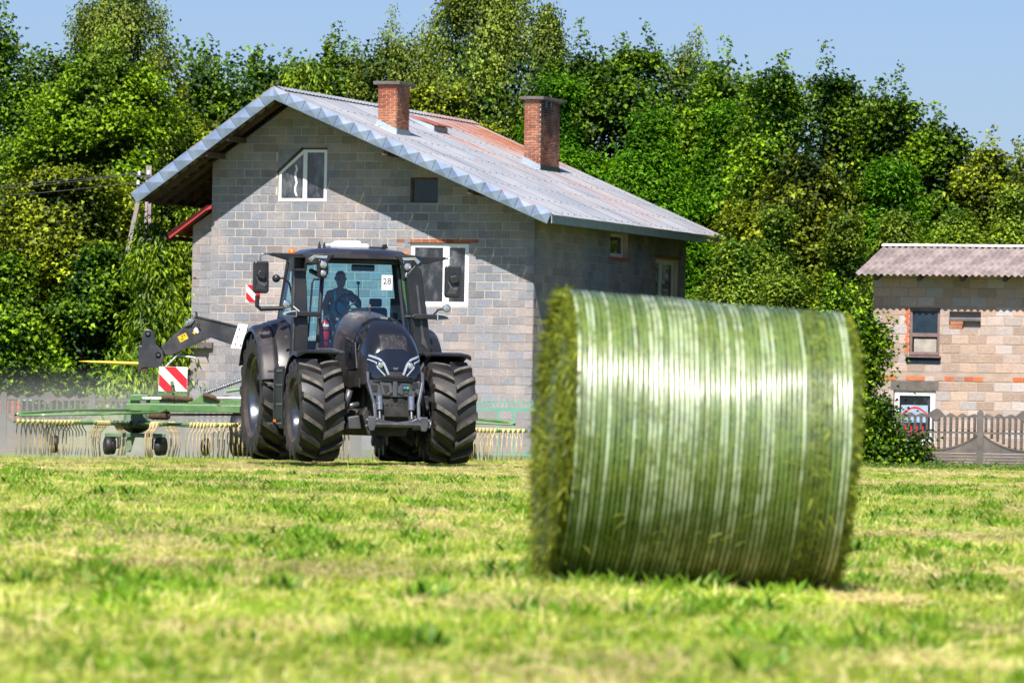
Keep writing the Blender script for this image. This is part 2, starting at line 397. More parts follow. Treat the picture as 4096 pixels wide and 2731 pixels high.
def fasciamat():
    N = NT('folded_fascia_metal_mat'); p = N.coord('Object', HOUSE); n = N.noise(p, 2.0, 5, .6); nf = N.noise(N.scalev(p, (4, 4, 1)), 6, 4)
    t = N.attr('tint').outputs['Fac']
    c = N.mix(N.mapr(n, .35, .65), (.20, .26, .37), (.32, .39, .50))
    r = N.math('MULTIPLY', N.mapr(n, .52, .60), N.mapr(N.math('ADD', t, N.math('MULTIPLY', nf, .5)), .95, 1.25, 0, 1))
    N.bsdf(N.mix(r, c, (.40, .12, .03)), .38, .45, .5); return N.m
m_fascia = fasciamat()

def clip_poly(poly, a, b, c):          # keep a*x+b*z<=c
    out = []
    for i in range(len(poly)):
        p, q = poly[i], poly[(i+1) % len(poly)]
        dp, dq = a*p[0]+b*p[1]-c, a*q[0]+b*q[1]-c
        if dp <= 0: out.append(p)
        if dp*dq < 0:
            t = dp/(dp-dq); out.append((p[0]+(q[0]-p[0])*t, p[1]+(q[1]-p[1])*t))
    return out
def block_wall(x0, x1, z0, z1, bl, bh, holes, clips, seed, m=.013, half_off=True):
    """running-bond block outlines (x,z) after openings and roof lines are cut out"""
    rnd = random.Random(seed); res = []; row = 0; z = z0
    while z < z1 - .02:
        zt = min(z + bh, z1)
        spans = [(x0, x1)]
        for (a, b, c, d) in holes:
            if d > z + .03 and c < zt - .03:
                ns = []
                for (p, q) in spans:
                    if b <= p or a >= q: ns.append((p, q)); continue
                    if a > p + .05: ns.append((p, a))
                    if b < q - .05: ns.append((b, q))
                spans = ns
        extra = []
        for (a, b, c, d) in holes:
            if z + .03 < c < zt - .03: extra.append((a, b, z, c))
            if z + .03 < d < zt - .03: extra.append((a, b, d, zt))
        for (a, b, ca_, cb_) in extra:
            x = x0 + math.floor((a-x0)/bl)*bl
            while x < b:
                p, q = max(x, a, x0), min(x+bl, b, x1)
                if q-p > .06 and cb_-ca_ > .04 and not any(h[0] < (p+q)/2 < h[1] and h[2] < (ca_+cb_)/2 < h[3] for h in holes): res.append(([(p+m/2, ca_+m/2), (q-m/2, ca_+m/2), (q-m/2, cb_-m/2), (p+m/2, cb_-m/2)], False))
                x += bl
        off = (bl/2 if row % 2 else 0) if half_off else rnd.uniform(0, bl)
        for (p, q) in spans:
            k = math.floor((p - x0 - off)/bl); x = x0 + off + k*bl
            while x < q:
                a, b = max(x, p), min(x+bl, q)
                if b - a > .05:
                    poly = [(a+m/2, z+m/2), (b-m/2, z+m/2), (b-m/2, zt-m/2), (a+m/2, zt-m/2)]
                    full = True
                    for (ca, cb, cc) in clips:
                        n = clip_poly(poly, ca, cb, cc)
                        if len(n) < 3: poly = None; break
                        if n != poly: full = False
                        poly = n
                    if poly: res.append((poly, full and abs(b-a-bl) < .01 and abs(zt-z-bh) < .01))
                x += bl
        z += bh; row += 1
    return res
def lay_blocks(name, blocks, parent, mat, M, depth, bl, bh, limit, order, seed, m=.013, proud=.010, jit=.003):
    """blocks as individual parts (limit) with shared meshes; the rest joined as one stuff part"""
    rnd = random.Random(seed); blocks = sorted(blocks, key=order)
    shared = []
    for v in range(4):
        b = MB(); e = .012; w2, h2 = (bl-m), (bh-m)
        fr = [(e, -proud, e), (w2-e, -proud, e), (w2-e, -proud, h2-e), (e, -proud, h2-e)]
        mid = [(rnd.uniform(-1, 1)*.004, -proud+e, 0), (w2, -proud+e, rnd.uniform(-1, 1)*.004), (w2+rnd.uniform(-1, 1)*.004, -proud+e, h2), (0, -proud+e, h2)]
        bk = [(0, depth, 0), (w2, depth, 0), (w2, depth, h2), (0, depth, h2)]
        b.loft([fr, mid, bk]); shared.append(b.mesh(name, mat))
    rest = MB(); tints = []
    for k, (poly, full) in enumerate(blocks):
        j = rnd.uniform(-jit, jit)
        if k < limit:
            if full:
                o = obj(name, shared[rnd.randrange(4)]); o.matrix_local = M @ Matrix.Translation((poly[0][0], j, poly[0][1])); o.parent = parent; o.matrix_local = M @ Matrix.Translation((poly[0][0], j, poly[0][1]))
            else:
                b = MB(); b.prism(poly, 'y', depth, -proud); o = b.build(name, mat, parent); o.matrix_local = M @ Matrix.Translation((0, j, 0))
        else:
            n0 = len(rest.v); rest.M = M @ Matrix.Translation((0, j, 0)); rest.prism(poly, 'y', depth, -proud); tints += [rnd.random()]*(len(rest.v)-n0)
    if rest.v:
        o = rest.build(name, mat, parent); o['kind'] = 'stuff'
        a = o.data.attributes.new('tint', 'FLOAT', 'POINT'); a.data.foreach_set('value', np.array(tints, dtype=np.float32))
I4 = Matrix.Identity(4)
def window_unit(parent, M, x0, x1, z0, z1, mulls=(), fr=.07, poly=None, pane=None, depth=.06, rec=.09, sill=True):
    """frame with panes; M puts local (x,y,z) into parent space, front of wall at y=0"""
    b = MB(); b.M = M; y0, y1 = rec, rec + depth
    pane = pane or m_pane
    if poly is None:
        b.box(x0, x1, y0, y1, z0, z0+fr).box(x0, x1, y0, y1, z1-fr, z1).box(x0, x0+fr, y0, y1, z0+fr, z1-fr).box(x1-fr, x1, y0, y1, z0+fr, z1-fr)
        for mx in mulls: b.box(mx-fr*.8, mx+fr*.8, y0-.012, y1, z0+fr, z1-fr)
        f = b.build('window', m_white, parent)
        q = MB(); q.M = M; q.box(x0+fr, x1-fr, y0+.03, y0+.045, z0+fr, z1-fr); q.build('pane', pane, f)
    else:
        cx = sum(p[0] for p in poly)/len(poly); cz = sum(p[1] for p in poly)/len(poly); n = len(poly)
        inn = []
        for i in range(n):       # offset edges inwards
            a, c_, d = Vector(poly[i-1]), Vector(poly[i]), Vector(poly[(i+1) % n])
            e1 = (c_-a).normalized(); e2 = (d-c_).normalized(); n1 = Vector((-e1.y, e1.x)); n2 = Vector((-e2.y, e2.x))
            bs = (n1+n2); bs = bs/ max(bs.dot(n1), .2); inn.append(c_ + bs*fr)
        A = [b.pt((p[0], y0, p[1])) for p in poly]; B = [b.pt((p[0], y0, p[1])) for p in inn]
        A2 = [b.pt((p[0], y1, p[1])) for p in poly]; B2 = [b.pt((p[0], y1, p[1])) for p in inn]
        for i in range(n):
            j = (i+1) % n; b.face((A[i], A[j], B[j], B[i])); b.face((B[i], B[j], B2[j], B2[i])); b.face((A[i], A2[i], A2[j], A[j]))
        for mx in mulls:
            zt = max(p[1] for p in inn); b.box(mx-fr*.75, mx+fr*.75, y0-.012, y1, z0+fr, zt)
        f = b.build('window', m_white, parent)
        q = MB(); q.M = M; q.prism([(p.x, p.y) for p in inn], 'y', y0+.03, y0+.045); q.build('pane', pane, f)
    return f
# ------------------------------------------------------------------ house
RID = (-7.62, 10.35); SL, SR = .716, .4225
def build_house():
    W0, W1, D = -10.09, 0.0, 15.8
    zl = RID[1] - .42; gl = lambda x: zl - SL*(RID[0]-x) if x < RID[0] else zl - SR*(x-RID[0])
    w1 = [(-8.0, 7.05), (-6.49, 7.05), (-6.49, 8.58), (-7.23, 8.58), (-8.0, 7.9)]
    holes = [(-8.02, -6.47, 7.03, 8.60), (-3.86, -3.0, 7.03, 7.78), (-3.83, -2.01, 4.0, 5.86)]
    clips = [(-SL, 1, zl + SL*(-RID[0])), (SR, 1, zl + SR*RID[0])]
    # solid core (mortar) of the gable wall with openings: built as strips
    core = MB()
    def strip(xa, xb, za, zb_fn): 
        core.prism([(xa, za), (xb, za), (xb, zb_fn(xb)), (xa, zb_fn(xa))], 'y', .0, .24)
    xs = [W0, -8.02, RID[0], -6.47, -3.86, -3.83, -3.0, -2.01, W1]
    for a, b_ in zip(xs[:-1], xs[1:]):
        segs = [-.3]; mid = (a+b_)/2; hz = sorted([(c, d) for (p, q, c, d) in holes if p <= mid <= q])
        for (c, d) in hz:
            core.prism([(a, segs[-1]), (b_, segs[-1]), (b_, c), (a, c)], 'y', 0, .24); segs.append(d)
        strip(a, b_, segs[-1], gl)
    g = core.build('gable_wall', m_mortar, HOUSE)
    bl = block_wall(W0, W1, -.28, 10.2, .505, .2505, holes, clips, 3)
    # the lintel course over the double window is brick
    bl = [q for q in bl if not (q[0][0][0] > -4.3 and q[0][-1][0] < -1.7 and 5.84 < q[0][0][1] < 5.97)]
    lay_blocks('concrete_block', bl, HOUSE, m_block, I4, .02, .505, .2505, 296, lambda q: (not q[1], q[0][0][1] < 2.2, -q[0][0][1]), 4)
    rnd = random.Random(8); x = -4.25; br = MB().box(0, .24, -.012, .1, 0, .105).mesh('brick', m_brick)
    while x < -1.95: obj('brick', br, HOUSE, (x, rnd.uniform(-.003, .003), 5.862)); x += .255
    # corner side wall (eave side, x = 0)
    S = Matrix.Rotation(math.radians(90), 4, 'Z')   # local x -> house y, local y(in) -> house -x
    sh = [(7.55, 9.40, 5.74, 6.48), (12.45, 14.9, 4.0, 5.86)]
    sc = MB(); sc.M = S
    zt = 6.60
    for (a, b_, c, d) in ((0.0, 7.55, -.3, zt), (7.55, 9.4, -.3, 5.74), (7.55, 9.4, 6.48, zt), (9.4, 12.45, -.3, zt), (12.45, 14.9, -.3, 4.0), (12.45, 14.9, 5.86, zt), (14.9, D, -.3, zt)):
        sc.box(a, b_, 0.0, .24, c, d)
    sc.build('side_wall', m_mortar, HOUSE)
    lay_blocks('side_concrete_block', block_wall(.02, D, -.28, zt, .505, .2505, sh, [], 5), HOUSE, m_block, S, .02, .505, .2505, 0, lambda q: 0, 6)
    bb = MB(); bb.M = S; x = 7.55
    while x < 9.35: bb.box(x, x+.24, -.03, .03, 5.62, 5.735); x += .255
    x = 12.2
    while x < 15.1: bb.box(x, x+.24, -.014, .03, 5.865, 5.965); x += .255
    bb.build('brick_sill', m_brick, HOUSE)
    # back and far walls
    o = MB(); o.box(W0, W0+.24, .245, D-.245, -.3, gl(W0)-.02); o.prism([(W0, -.3), (-.001, -.3), (-.001, gl(0)-.01), (RID[0], zl), (W0, gl(W0))], 'y', D-.24, D)
    o.build('rear_wall', m_mortar, HOUSE)
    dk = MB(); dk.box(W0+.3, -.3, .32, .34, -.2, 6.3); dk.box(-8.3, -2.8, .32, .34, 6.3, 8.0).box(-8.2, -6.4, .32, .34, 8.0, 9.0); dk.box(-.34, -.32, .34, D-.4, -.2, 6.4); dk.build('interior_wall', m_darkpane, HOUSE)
    # windows
    f = window_unit(HOUSE, I4, -8.0, -6.49, 7.05, 8.58, (-7.17,), .085, w1, rec=.03)
    # clear plastic strip hanging in the attic window
    q = MB(); q.loft([[(-7.50+.03*math.sin(k*2), .05, 8.12-.13*k), (-7.44+.03*math.sin(k*2), .05, 8.12-.13*k)] for k in range(8)], closed=False, caps=False); q.build('plastic_strip', m_white, f)
    lin = MB(); MB().prism([(-8.02, 7.93), (-8.02, 8.61), (-7.27, 8.61)], 'y', -.006, .22).build('corner_block', m_block, HOUSE); lin.prism([(-8.06, 7.92), (-7.26, 8.66), (-7.26, 8.60), (-8.03, 7.86)], 'y', -.03, .1); lin.box(-7.26, -6.46, -.02, .1, 8.585, 8.63); lin.build('lintel', m_wood, HOUSE)
    fr = MB(); fr.box(-3.86, -3.79, .02, .12, 7.03, 7.78).box(-3.79, -3.0, .02, .12, 7.72, 7.78).box(-3.79, -3.0, .02, .12, 7.03, 7.06)
    f = fr.build('window', m_wood, HOUSE); MB().box(-3.79, -3.01, .07, .09, 7.06, 7.72).build('pane', m_darkpane, f)
    window_unit(HOUSE, I4, -3.82, -2.02, 4.01, 5.84, (-2.72,), .12, rec=.05)
    MB().box(-3.9, -1.95, -.02, .1, 5.845, 5.86).build('lintel', m_dkbrown, HOUSE)
    window_unit(HOUSE, S, 7.58, 9.36, 5.76, 6.46, (), .10, rec=.14)
    window_unit(HOUSE, S, 12.5, 14.86, 4.02, 5.84, (13.4,), .14, rec=.12)
    # ---- roof
    y0, y1 = -1.6, 16.75
    def sheet(length, width, slope, sgn, seed):
        b = MB(); n = int(width/.15*6); rings = []
        for i in range(n+1):
            y = width*i/n; zz = .009*math.cos(2*PI*y/.15)
            rings.append([(0, y, zz+.012), (sgn*length/math.sqrt(1+slope**2), y, zz - length*slope/math.sqrt(1+slope**2))])
        b.loft(rings, closed=False, caps=False); return b.mesh('roof_sheet', m_roof, True)
    Lr = (1.02 - RID[0]) * math.sqrt(1+SR*SR); Ll = (RID[0]+12.05)*math.sqrt(1+SL*SL)
    nr = 4; wr = 1.02; m1 = sheet(Lr/nr+.06, wr+.02, SR, 1, 1); m2 = sheet(Ll/2+.06, wr+.02, SL, -1, 1)
    ny = int(round((y1-y0)/wr)); wr_ = (y1-y0)/ny
    for j in range(ny):
        for k in range(nr):
            d = Lr/nr*k/math.sqrt(1+SR*SR); obj('roof_sheet', m1, HOUSE, (RID[0]+d, y0+j*wr_, RID[1]-SR*d-.03+.004*(j % 2)))
        for k in range(2):
            d = Ll/2*k/math.sqrt(1+SL*SL); obj('roof_sheet', m2, HOUSE, (RID[0]-d, y0+j*wr_, RID[1]-SL*d-.03+.004*(j % 2)))
    nb = MB()
    for k in range(9):
        d = .35 + k*1.02; x = RID[0] + d; z = RID[1]-SR*d
        for j in range(int((y1-y0)/.6)):
            y = y0+.2+j*.6+.1*(k%2); nb.box(x-.018, x+.018, y-.016, y+.016, z-.02, z+.012)
    o = nb.build('roofing_nail', m_grey_n, HOUSE); o['kind'] = 'stuff'
    # ridge cap, corrugated
    rc = MB(); rings = []
    for i in range(0, 245):
        y = y0 + (y1-y0)*i/244; q = .015*math.cos(i*PI/2)
        rings.append([(RID[0]-.22, y, RID[1]-.16+q), (RID[0]-.05, y, RID[1]+.01+q), (RID[0]+.05, y, RID[1]+.02+q), (RID[0]+.28, y, RID[1]-.09+q)])
    rc.loft(rings, closed=False, caps=False).build('ridge_cap', m_roof, HOUSE, smooth=True)
    # boards and battens, rafters, purlins below
    u = MB(); cR, cL = 1/math.sqrt(1+SR*SR), 1/math.sqrt(1+SL*SL)
    for k in range(26):
        d = .15+k*.33; x = RID[0]+d; z = RID[1]-SR*d-.10
        if x > .98: break
        MB().box(-.05, .05, y0+.03, y1-.03, -.025, .0).build('batten', m_wood_l, HOUSE, (x, 0, z), (0, math.atan(SR), 0))
    for k in range(16):
        d = .12+k*.30; x = RID[0]-d; z = RID[1]-SL*d-.12
        if x < -12.0: break
        MB().box(-.06, .06, y0+.03, y1-.03, -.025, .0).build('batten', m_wood_l, HOUSE, (x, 0, z), (0, -math.atan(SL), 0))
    for j in range(20):
        y = y0+.25+j*.92
        if y > y1-.1: break
        MB().prism([(RID[0], RID[1]-.15), (.95, RID[1]-.15-SR*(.95-RID[0])), (.95, RID[1]-.29-SR*(.95-RID[0])), (RID[0], RID[1]-.29)], 'y', y, y+.08).build('rafter', m_wood, HOUSE)
        MB().prism([(RID[0], RID[1]-.17), (-11.95, RID[1]-.17-SL*(RID[0]+11.95)), (-11.95, RID[1]-.33-SL*(RID[0]+11.95)), (RID[0], RID[1]-.33)], 'y', y, y+.08).build('rafter', m_wood, HOUSE)
    MB().box(-12.0, -11.9, y0+.05, y1-.05, 6.98, 7.14).build('eave_board', m_wood, HOUSE)
    for (x, z) in ((-9.78, 8.37), (-9.12, 8.84), (-4.15, 8.42), (-1.5, 7.3)):
        MB().box(x-.09, x+.09, -1.52, .2, z-.08, z+.07).build('purlin', m_wood, HOUSE, bevel=.01)
    # eave fascia on the long side (blue-grey)
    MB().box(1.0, 1.03, y0+.01, y1, 6.40, 6.655).build('eave_board', m_flash, HOUSE)
    # rear verge boards
    MB().prism([(RID[0], RID[1]-.05), (1.02, 6.65), (1.02, 6.42), (RID[0], RID[1]-.3)], 'y', y1-.03, y1).build('verge_board', m_wood, HOUSE)
    MB().prism([(RID[0], RID[1]-.05), (-12.02, 7.15), (-12.02, 6.95), (RID[0], RID[1]-.3)], 'y', y1-.03, y1).build('verge_board', m_wood, HOUSE)
    # folded diamond fascia panels along the front verge
    def panels(x0, z0, x1, z1, n, h):
        d = Vector((x1-x0, 0, z1-z0)); L = d.length; d.normalize(); nrm = Vector((-d.z, 0, d.x)); 
        if nrm.z > 0: nrm = -nrm
        yb = y0 - .02
        for k in range(n):
            A = Vector((x0, yb, z0)) + d*(L*k/n); B = Vector((x0, yb, z0)) + d*(L*(k+1)/n); g_ = .006
            A += d*g_; B -= d*g_
            C_, D_ = A + nrm*h, B + nrm*h; mid = (A+B+C_+D_)/4 + Vector((0, -.042, 0))
            b = MB(); ids = [b.pt(p) for p in (A, B, D_, C_, mid)]; bk = [b.pt(p + Vector((0, .02, 0))) for p in (A, B, D_, C_)]
            for i in range(4): b.face((ids[i], ids[(i+1) % 4], ids[4])); b.face((ids[i], bk[i], bk[(i+1) % 4], ids[(i+1) % 4]))
            b.face(bk)
            o = b.build('fascia_panel', m_fascia, HOUSE)
            a = o.data.attributes.new('tint', 'FLOAT', 'POINT'); a.data.foreach_set('value', np.array([.9, .9, 0, 0, .3, .9, .9, 0, 0], dtype=np.float32))
    panels(RID[0], RID[1]+.02, 1.03, RID[1]+.02-SR*(1.03-RID[0]), 17, .36)
    panels(RID[0], RID[1]+.02, -12.06, RID[1]+.02-SL*(12.06+RID[0]), 10, .36)
    # ---- chimneys: ring courses of brick round a flue
    def chimney(x0, x1, y0, y1, ztop, mat, label, soot):
        ch = MB().box(x0+.01, x1-.01, y0+.01, y1-.01, RID[1]-SR*(x1-RID[0])-.25, ztop-.12).build('chimney', m_mortar, HOUSE)
        ch['label'] = label; rnd = random.Random(int(x0*100)); z = RID[1]-SR*(x1-RID[0])+.14; row = 0; bh = .077
        sh = {}
        while z < ztop-.13:
            zz = z; off = .13 if row % 2 else 0
            def put(xa, xb, ya, yb):
                key = (round(xb-xa, 3), round(yb-ya, 3))
                if key not in sh:
                    sh[key] = MB().box(0.003, key[0]-.003, 0, key[1], 0, bh-.018).mesh('brick', mat)
                obj('brick', sh[key], ch, (xa, ya, zz))
            roofz = lambda x: RID[1]-SR*(x-RID[0])
            # front face (y0) and right face (x1) are seen
            x = x0 - off
            while x < x1-.01:
                a, b_ = max(x, x0)+.006, min(x+.26, x1)-.006
                if b_-a > .03 and zz > roofz(b_)+.02: put(a, b_, y0-.012+rnd.uniform(-.004, .004), y0+.03)
                x += .26
            y = y0 + .035 - (.13-off)
            while y < y1-.01:
                a, b_ = max(y, y0+.035)+.006, min(y+.26, y1)-.006
                if b_-a > .03: put(x1-.03, x1+.012+rnd.uniform(-.004, .004), a, b_)
                y += .26
            z += bh; row += 1
        cp = MB().box(x0-.12, x1+.12, y0-.12, y1+.12, ztop-.10, ztop).build('chimney_cap', m_conc, HOUSE, bevel=.015)
        zb = RID[1]-SR*(x1-RID[0])
        MB().prism([(x0-.02, RID[1]-SR*(x0-.02-RID[0])-.02), (x1+.03, zb-.04), (x1+.03, zb+.12), (x0-.02, RID[1]-SR*(x0-.02-RID[0])+.17)], 'y', y0-.05, y0-.015).build('chimney_flashing', m_flash, HOUSE)
        MB().box(x1+.014, x1+.035, y0-.014, y1+.03, zb-.05, zb+.13).build('chimney_flashing', m_darkpane if soot else m_flash, HOUSE)
        fl = MB()
        for yy in ((y0+(y1-y0)*.25, y0+(y1-y0)*.5) if soot else (y0+(y1-y0)*.5,)): fl.box(x1+.005, x1+.02, yy-.07, yy+.07, ztop-.33, ztop-.13)
        fl.build('flue_opening', m_darkpane, ch)
    chimney(-5.33, -4.74, 1.15, 2.3, 10.67, m_brick, 'shorter clean red brick chimney nearer the gable', False)
    chimney(-3.87, -3.33, 10.78, 12.75, 10.80, m_brick_soot, 'taller soot-blackened brick chimney towards the rear', True)
    # roof hatch
    for (xa, ya, xb, yb) in ((-6.55, 7.6, -5.75, 8.9),):
        zt = RID[1]-SR*(xa-RID[0]); zb = RID[1]-SR*(xb-RID[0])
        h = MB().prism([(xa, zt), (xb, zb-.02), (xb, zb+.14), (xa, zt+.10)], 'y', ya, yb).build('roof_hatch', m_flash, HOUSE)
        MB().prism([(xa-.05, zt+.105), (xb+.12, zb+.14), (xb+.12, zb+.18), (xa-.05, zt+.14)], 'y', ya-.03, yb+.05).build('hatch_lid', pm('rusty_sheet_mat', (.33, .09, .05), .75, var=.4, scale=2), h)
    # ---- lean-to at the left
    lx0, lx1, ly = -10.72, -10.095, .10; s2 = .68
    zw = lambda x: 6.30 + s2*(x+10.72)
    c = MB(); c.prism([(lx0, -.3), (lx1, -.3), (lx1, zw(lx1)), (lx0, zw(lx0))], 'y', ly, ly+.24); c.box(lx0, lx0+.24, ly+.24, 9, -.3, 6.25); c.build('side_extension_wall', m_mortar, HOUSE)
    bl = block_wall(lx0, lx1, -.28, 6.9, .505, .2505, [], [(-s2, 1, 6.30+s2*10.72)], 12)
    lay_blocks('side_concrete_block', bl, HOUSE, m_block, Matrix.Translation((0, ly, 0)), .02, .505, .2505, 0, lambda q: 0, 13)
    MB().box(-10.80, -9.95, -.13, .08, 2.66, 2.84).build('concrete_lintel', m_conc, HOUSE, bevel=.01)
    xa, xb = -11.34, -9.95
    zr = lambda x: 6.05 + .68*(x-xa)
    MB().prism([(xa, zr(xa)), (-10.10, zr(-10.10)), (xb, 6.91), (xb, 6.80), (-10.12, zr(-10.12)-.14), (xa+.08, zr(xa)-.15)], 'y', -.42, -.38).build('verge_board', m_red, HOUSE)
    MB().prism([(xa, zr(xa)), (-10.11, zr(-10.11)), (-10.11, zr(-10.11)-.03), (xa, zr(xa)-.03)], 'y', -.38, 9).build('lean_to_roof', m_red, HOUSE)
    for j in range(6): MB().prism([(xa+.1, zr(xa+.1)-.04), (-10.12, zr(-10.12)-.04), (-10.12, zr(-10.12)-.18), (xa+.1, zr(xa+.1)-.18)], 'y', -.30+j*1.2, -.20+j*1.2).build('rafter', m_wood, HOUSE)
    MB().tube([(xa-.07, -.44, zr(xa)-.12), (xa-.07, 9, zr(xa)-.12)], .07, 10).build('gutter', m_dkbrown, HOUSE)
build_house()
# ------------------------------------------------------------------ hay bale in front
def build_bale():
    B = thing('round_bale', 'large net-wrapped round bale of green hay standing close in front on the mown field', 'hay bale', (0.783, 24.1, 0), math.radians(6))
    tilt = math.radians(-2.7)
    C0 = Vector((.02, 0, .612)); A = Matrix.Translation(C0) @ Matrix.Rotation(-tilt, 4, 'Y')
    x0, x1 = -.615, .575
    R = lambda x: .602 - .016*(x-x0)/(x1-x0)
    def surf(x, t, extra=0.0):
        r = R(x) + .012*noise.noise(Vector((x*3, math.cos(t)*2.2, math.sin(t)*2.2))) + extra
        if t < 0: pass
        z = r*math.sin(t); z = max(z, -r*.985)
        return A @ Vector((x, -r*math.cos(t), z))
    # hay body
    N = NT('green_hay_mat'); p = N.coord('Object'); n = N.noise(N.scalev(p, (3, 1, 1)), 9, 6, .7); n2 = N.noise(p, 45, 5, .7)
    c = N.mix(N.mapr(n, .35, .65), (.010, .026, .002), (.13, .19, .014)); c = N.mix(N.mapr(n2, .52, .72, 0, .8), c, (.34, .33, .05))
    N.bsdf(c, .5, 0, .4, N.bump(n2, .4, .008), .5); N.b.inputs['Coat Roughness'].default_value = .36; m_hay = N.m
    b = MB(); nx, ntt = 40, 120
    rings = [[A @ Vector((x0, 0, 0))]*ntt]
    xs = [x0 + (x1-x0)*i/nx for i in range(nx+1)]
    rings = [[A @ Vector((x0-.02+.03*noise.noise(Vector((r_*6, math.cos(t)*3*r_, math.sin(t)*3*r_))), -R(x0)*r_*math.cos(t), max(R(x0)*r_*math.sin(t), -R(x0)*.985))) for t in [2*PI*k/ntt for k in range(ntt)]] for r_ in (.02, .2, .4, .6, .8, .95)]
    rings += [[surf(x, 2*PI*k/ntt, -.006) for k in range(ntt)] for x in xs]
    rings += [[A @ Vector((x1+.02, -R(x1)*r_*math.cos(t), max(R(x1)*r_*math.sin(t), -R(x1)*.985))) for t in [2*PI*k/ntt for k in range(ntt)]] for r_ in (.95, .6, .2, .02)]
    b.loft(rings).build('hay_body', m_hay, B, smooth=True)
    # net: narrow ribbons laid side by side round the bale, each sagging a little into the hay
    N = NT('net_wrap_mat'); t = N.attr('tint').outputs['Fac']; p = N.coord('Object')
    n = N.noise(N.scalev(p, (1.5, 1.2, 1.2)), 9, 6, .72); nf = N.noise(p, 60, 4, .7)
    c = N.mix(t, (.12, .22, .05), (.50, .60, .38)); c = N.mix(N.mapr(n, .45, .62, 0, .9), c, (.09, .15, .018)); c = N.mix(N.mapr(nf, .5, .7, 0, .6), c, (.42, .42, .14))
    N.bsdf(c, N.mapr(n, .3, .7, .30, .46), 0, 1.0, N.bump(nf, .10, .004), .9); N.b.inputs['Coat Roughness'].default_value = .27; m_net = N.m
    rnd = random.Random(2); nb = MB(); tints = []; K = 54; xa, xb = x0+.01, x1-.02
    for k in range(K):
        xc = xa + (xb-xa)*(k+.5)/K; wd = (xb-xa)/K*rnd.uniform(.20, .27)
        if .83 < k/K < .92: wd *= .45
        if k/K > .965 and rnd.random() < .5: continue
        tn = rnd.uniform(.6, 1.0) if wd > .005 else .05; ph = rnd.random()*9
        rr = []
        for q in range(ntt):
            t_ = 2*PI*q/ntt; dx = .004*noise.noise(Vector((ph, math.cos(t_)*2, math.sin(t_)*2))); e = .0105 + .004*noise.noise(Vector((ph+3, math.cos(t_)*5, math.sin(t_)*5)))
            rr.append([surf(xc-wd+dx, t_, e-.0012), surf(xc-wd*.3+dx, t_, e), surf(xc+wd*.3+dx, t_, e), surf(xc+wd+dx, t_, e-.0012)])
        rr.append(rr[0]); v0 = len(nb.v); nb.loft(rr, closed=False, caps=False); tints += [tn]*(len(nb.v)-v0)
    o = nb.build('net_wrap', m_net, B, smooth=True); a = o.data.attributes.new('tint', 'FLOAT', 'POINT'); a.data.foreach_set('value', np.array(tints, dtype=np.float32))
    # loose hay sticking out: dense at the two rims and on the end faces, sparse through the net
    rng = np.random.default_rng(11); n1, n2, n3, n4 = 15000, 6000, 1500, 900; n = n1+n2+n3+n4
    th = rng.random(n)*2*PI; V = np.zeros((n, 3)); Dr = np.zeros((n, 3))
    for i in range(n):
        if i < n1:         # left end face and rim
            if rng.random() < .6: r = R(x0)*rng.uniform(.9, 1.02); x = x0 + rng.uniform(-.02, .02)
            else: r = R(x0)*math.sqrt(rng.random()); x = x0-.02
            d = Vector((rng.uniform(-.35, .15), 0, 0)) ; rad = rng.uniform(-.1, .45) if r > R(x0)*.85 else rng.uniform(-.5, .5); tan = rng.normal(0, 1.0)
            L = rng.uniform(.03, .085)
        elif i < n1+n2:    # right rim
            r = R(x1)*rng.uniform(.88, 1.02); x = x1 + rng.uniform(-.03, .02); d = Vector((rng.uniform(-.1, .7), 0, 0)); rad = rng.uniform(-.1, .35); tan = rng.normal(0, 1.0); L = rng.uniform(.015, .045)
        elif i < n1+n2+n3: # flat lying stalks under/through the net
            x = rng.uniform(x0, x1); r = R(x)+.004; d = Vector((rng.normal(0, 1), 0, 0)); rad = rng.uniform(0, .12); tan = rng.normal(0, .6); L = rng.uniform(.02, .07)
        else:              # strip near the right end where the net is torn
            x = x0 + (x1-x0)*rng.uniform(.83, .92); r = R(x)+.004; d = Vector((rng.normal(0, .6), 0, 0)); rad = rng.uniform(0, .2); tan = rng.normal(0, 1); L = rng.uniform(.02, .06)
        t_ = th[i]; er = Vector((0, -math.cos(t_), math.sin(t_))); et = Vector((0, math.sin(t_), math.cos(t_)))
        P = A @ Vector((x, -r*math.cos(t_), max(r*math.sin(t_), -.59))); dd = (d + er*rad + et*tan).normalized()*L
        dd.z -= L*.15; V[i] = P; Dr[i] = dd
    s = np.cross(Dr, rng.normal(0, 1, (n, 3))); s /= np.linalg.norm(s, axis=1)[:, None]; s *= rng.uniform(.0012, .003, (n, 1))
    mid = V + Dr*.55; tip = V + Dr; tip[:, 2] -= .008; 
    v = np.stack([V-s, V+s, mid+s, mid-s, tip], 1).reshape(-1, 3); v[:, 2] = np.maximum(v[:, 2], .004)
    o_ = np.arange(n)*5; me = bpy.data.meshes.new('loose_hay')
    me.from_pydata(v.tolist(), [], np.stack([o_, o_+1, o_+2, o_+3], 1).tolist() + np.stack([o_+3, o_+2, o_+4], 1).tolist())
    a = me.attributes.new('tint', 'FLOAT', 'POINT'); a.data.foreach_set('value', np.repeat(np.clip(rng.normal(.5, .3, n), 0, 1), 5).astype(np.float32))
    me.materials.append(leafmat('loose_hay_mat', (.045, .085, .005), (.42, .46, .04), .3, .5, .3, None, 1.4)); o = obj('loose_hay', me, B); o['kind'] = 'stuff'
build_bale()
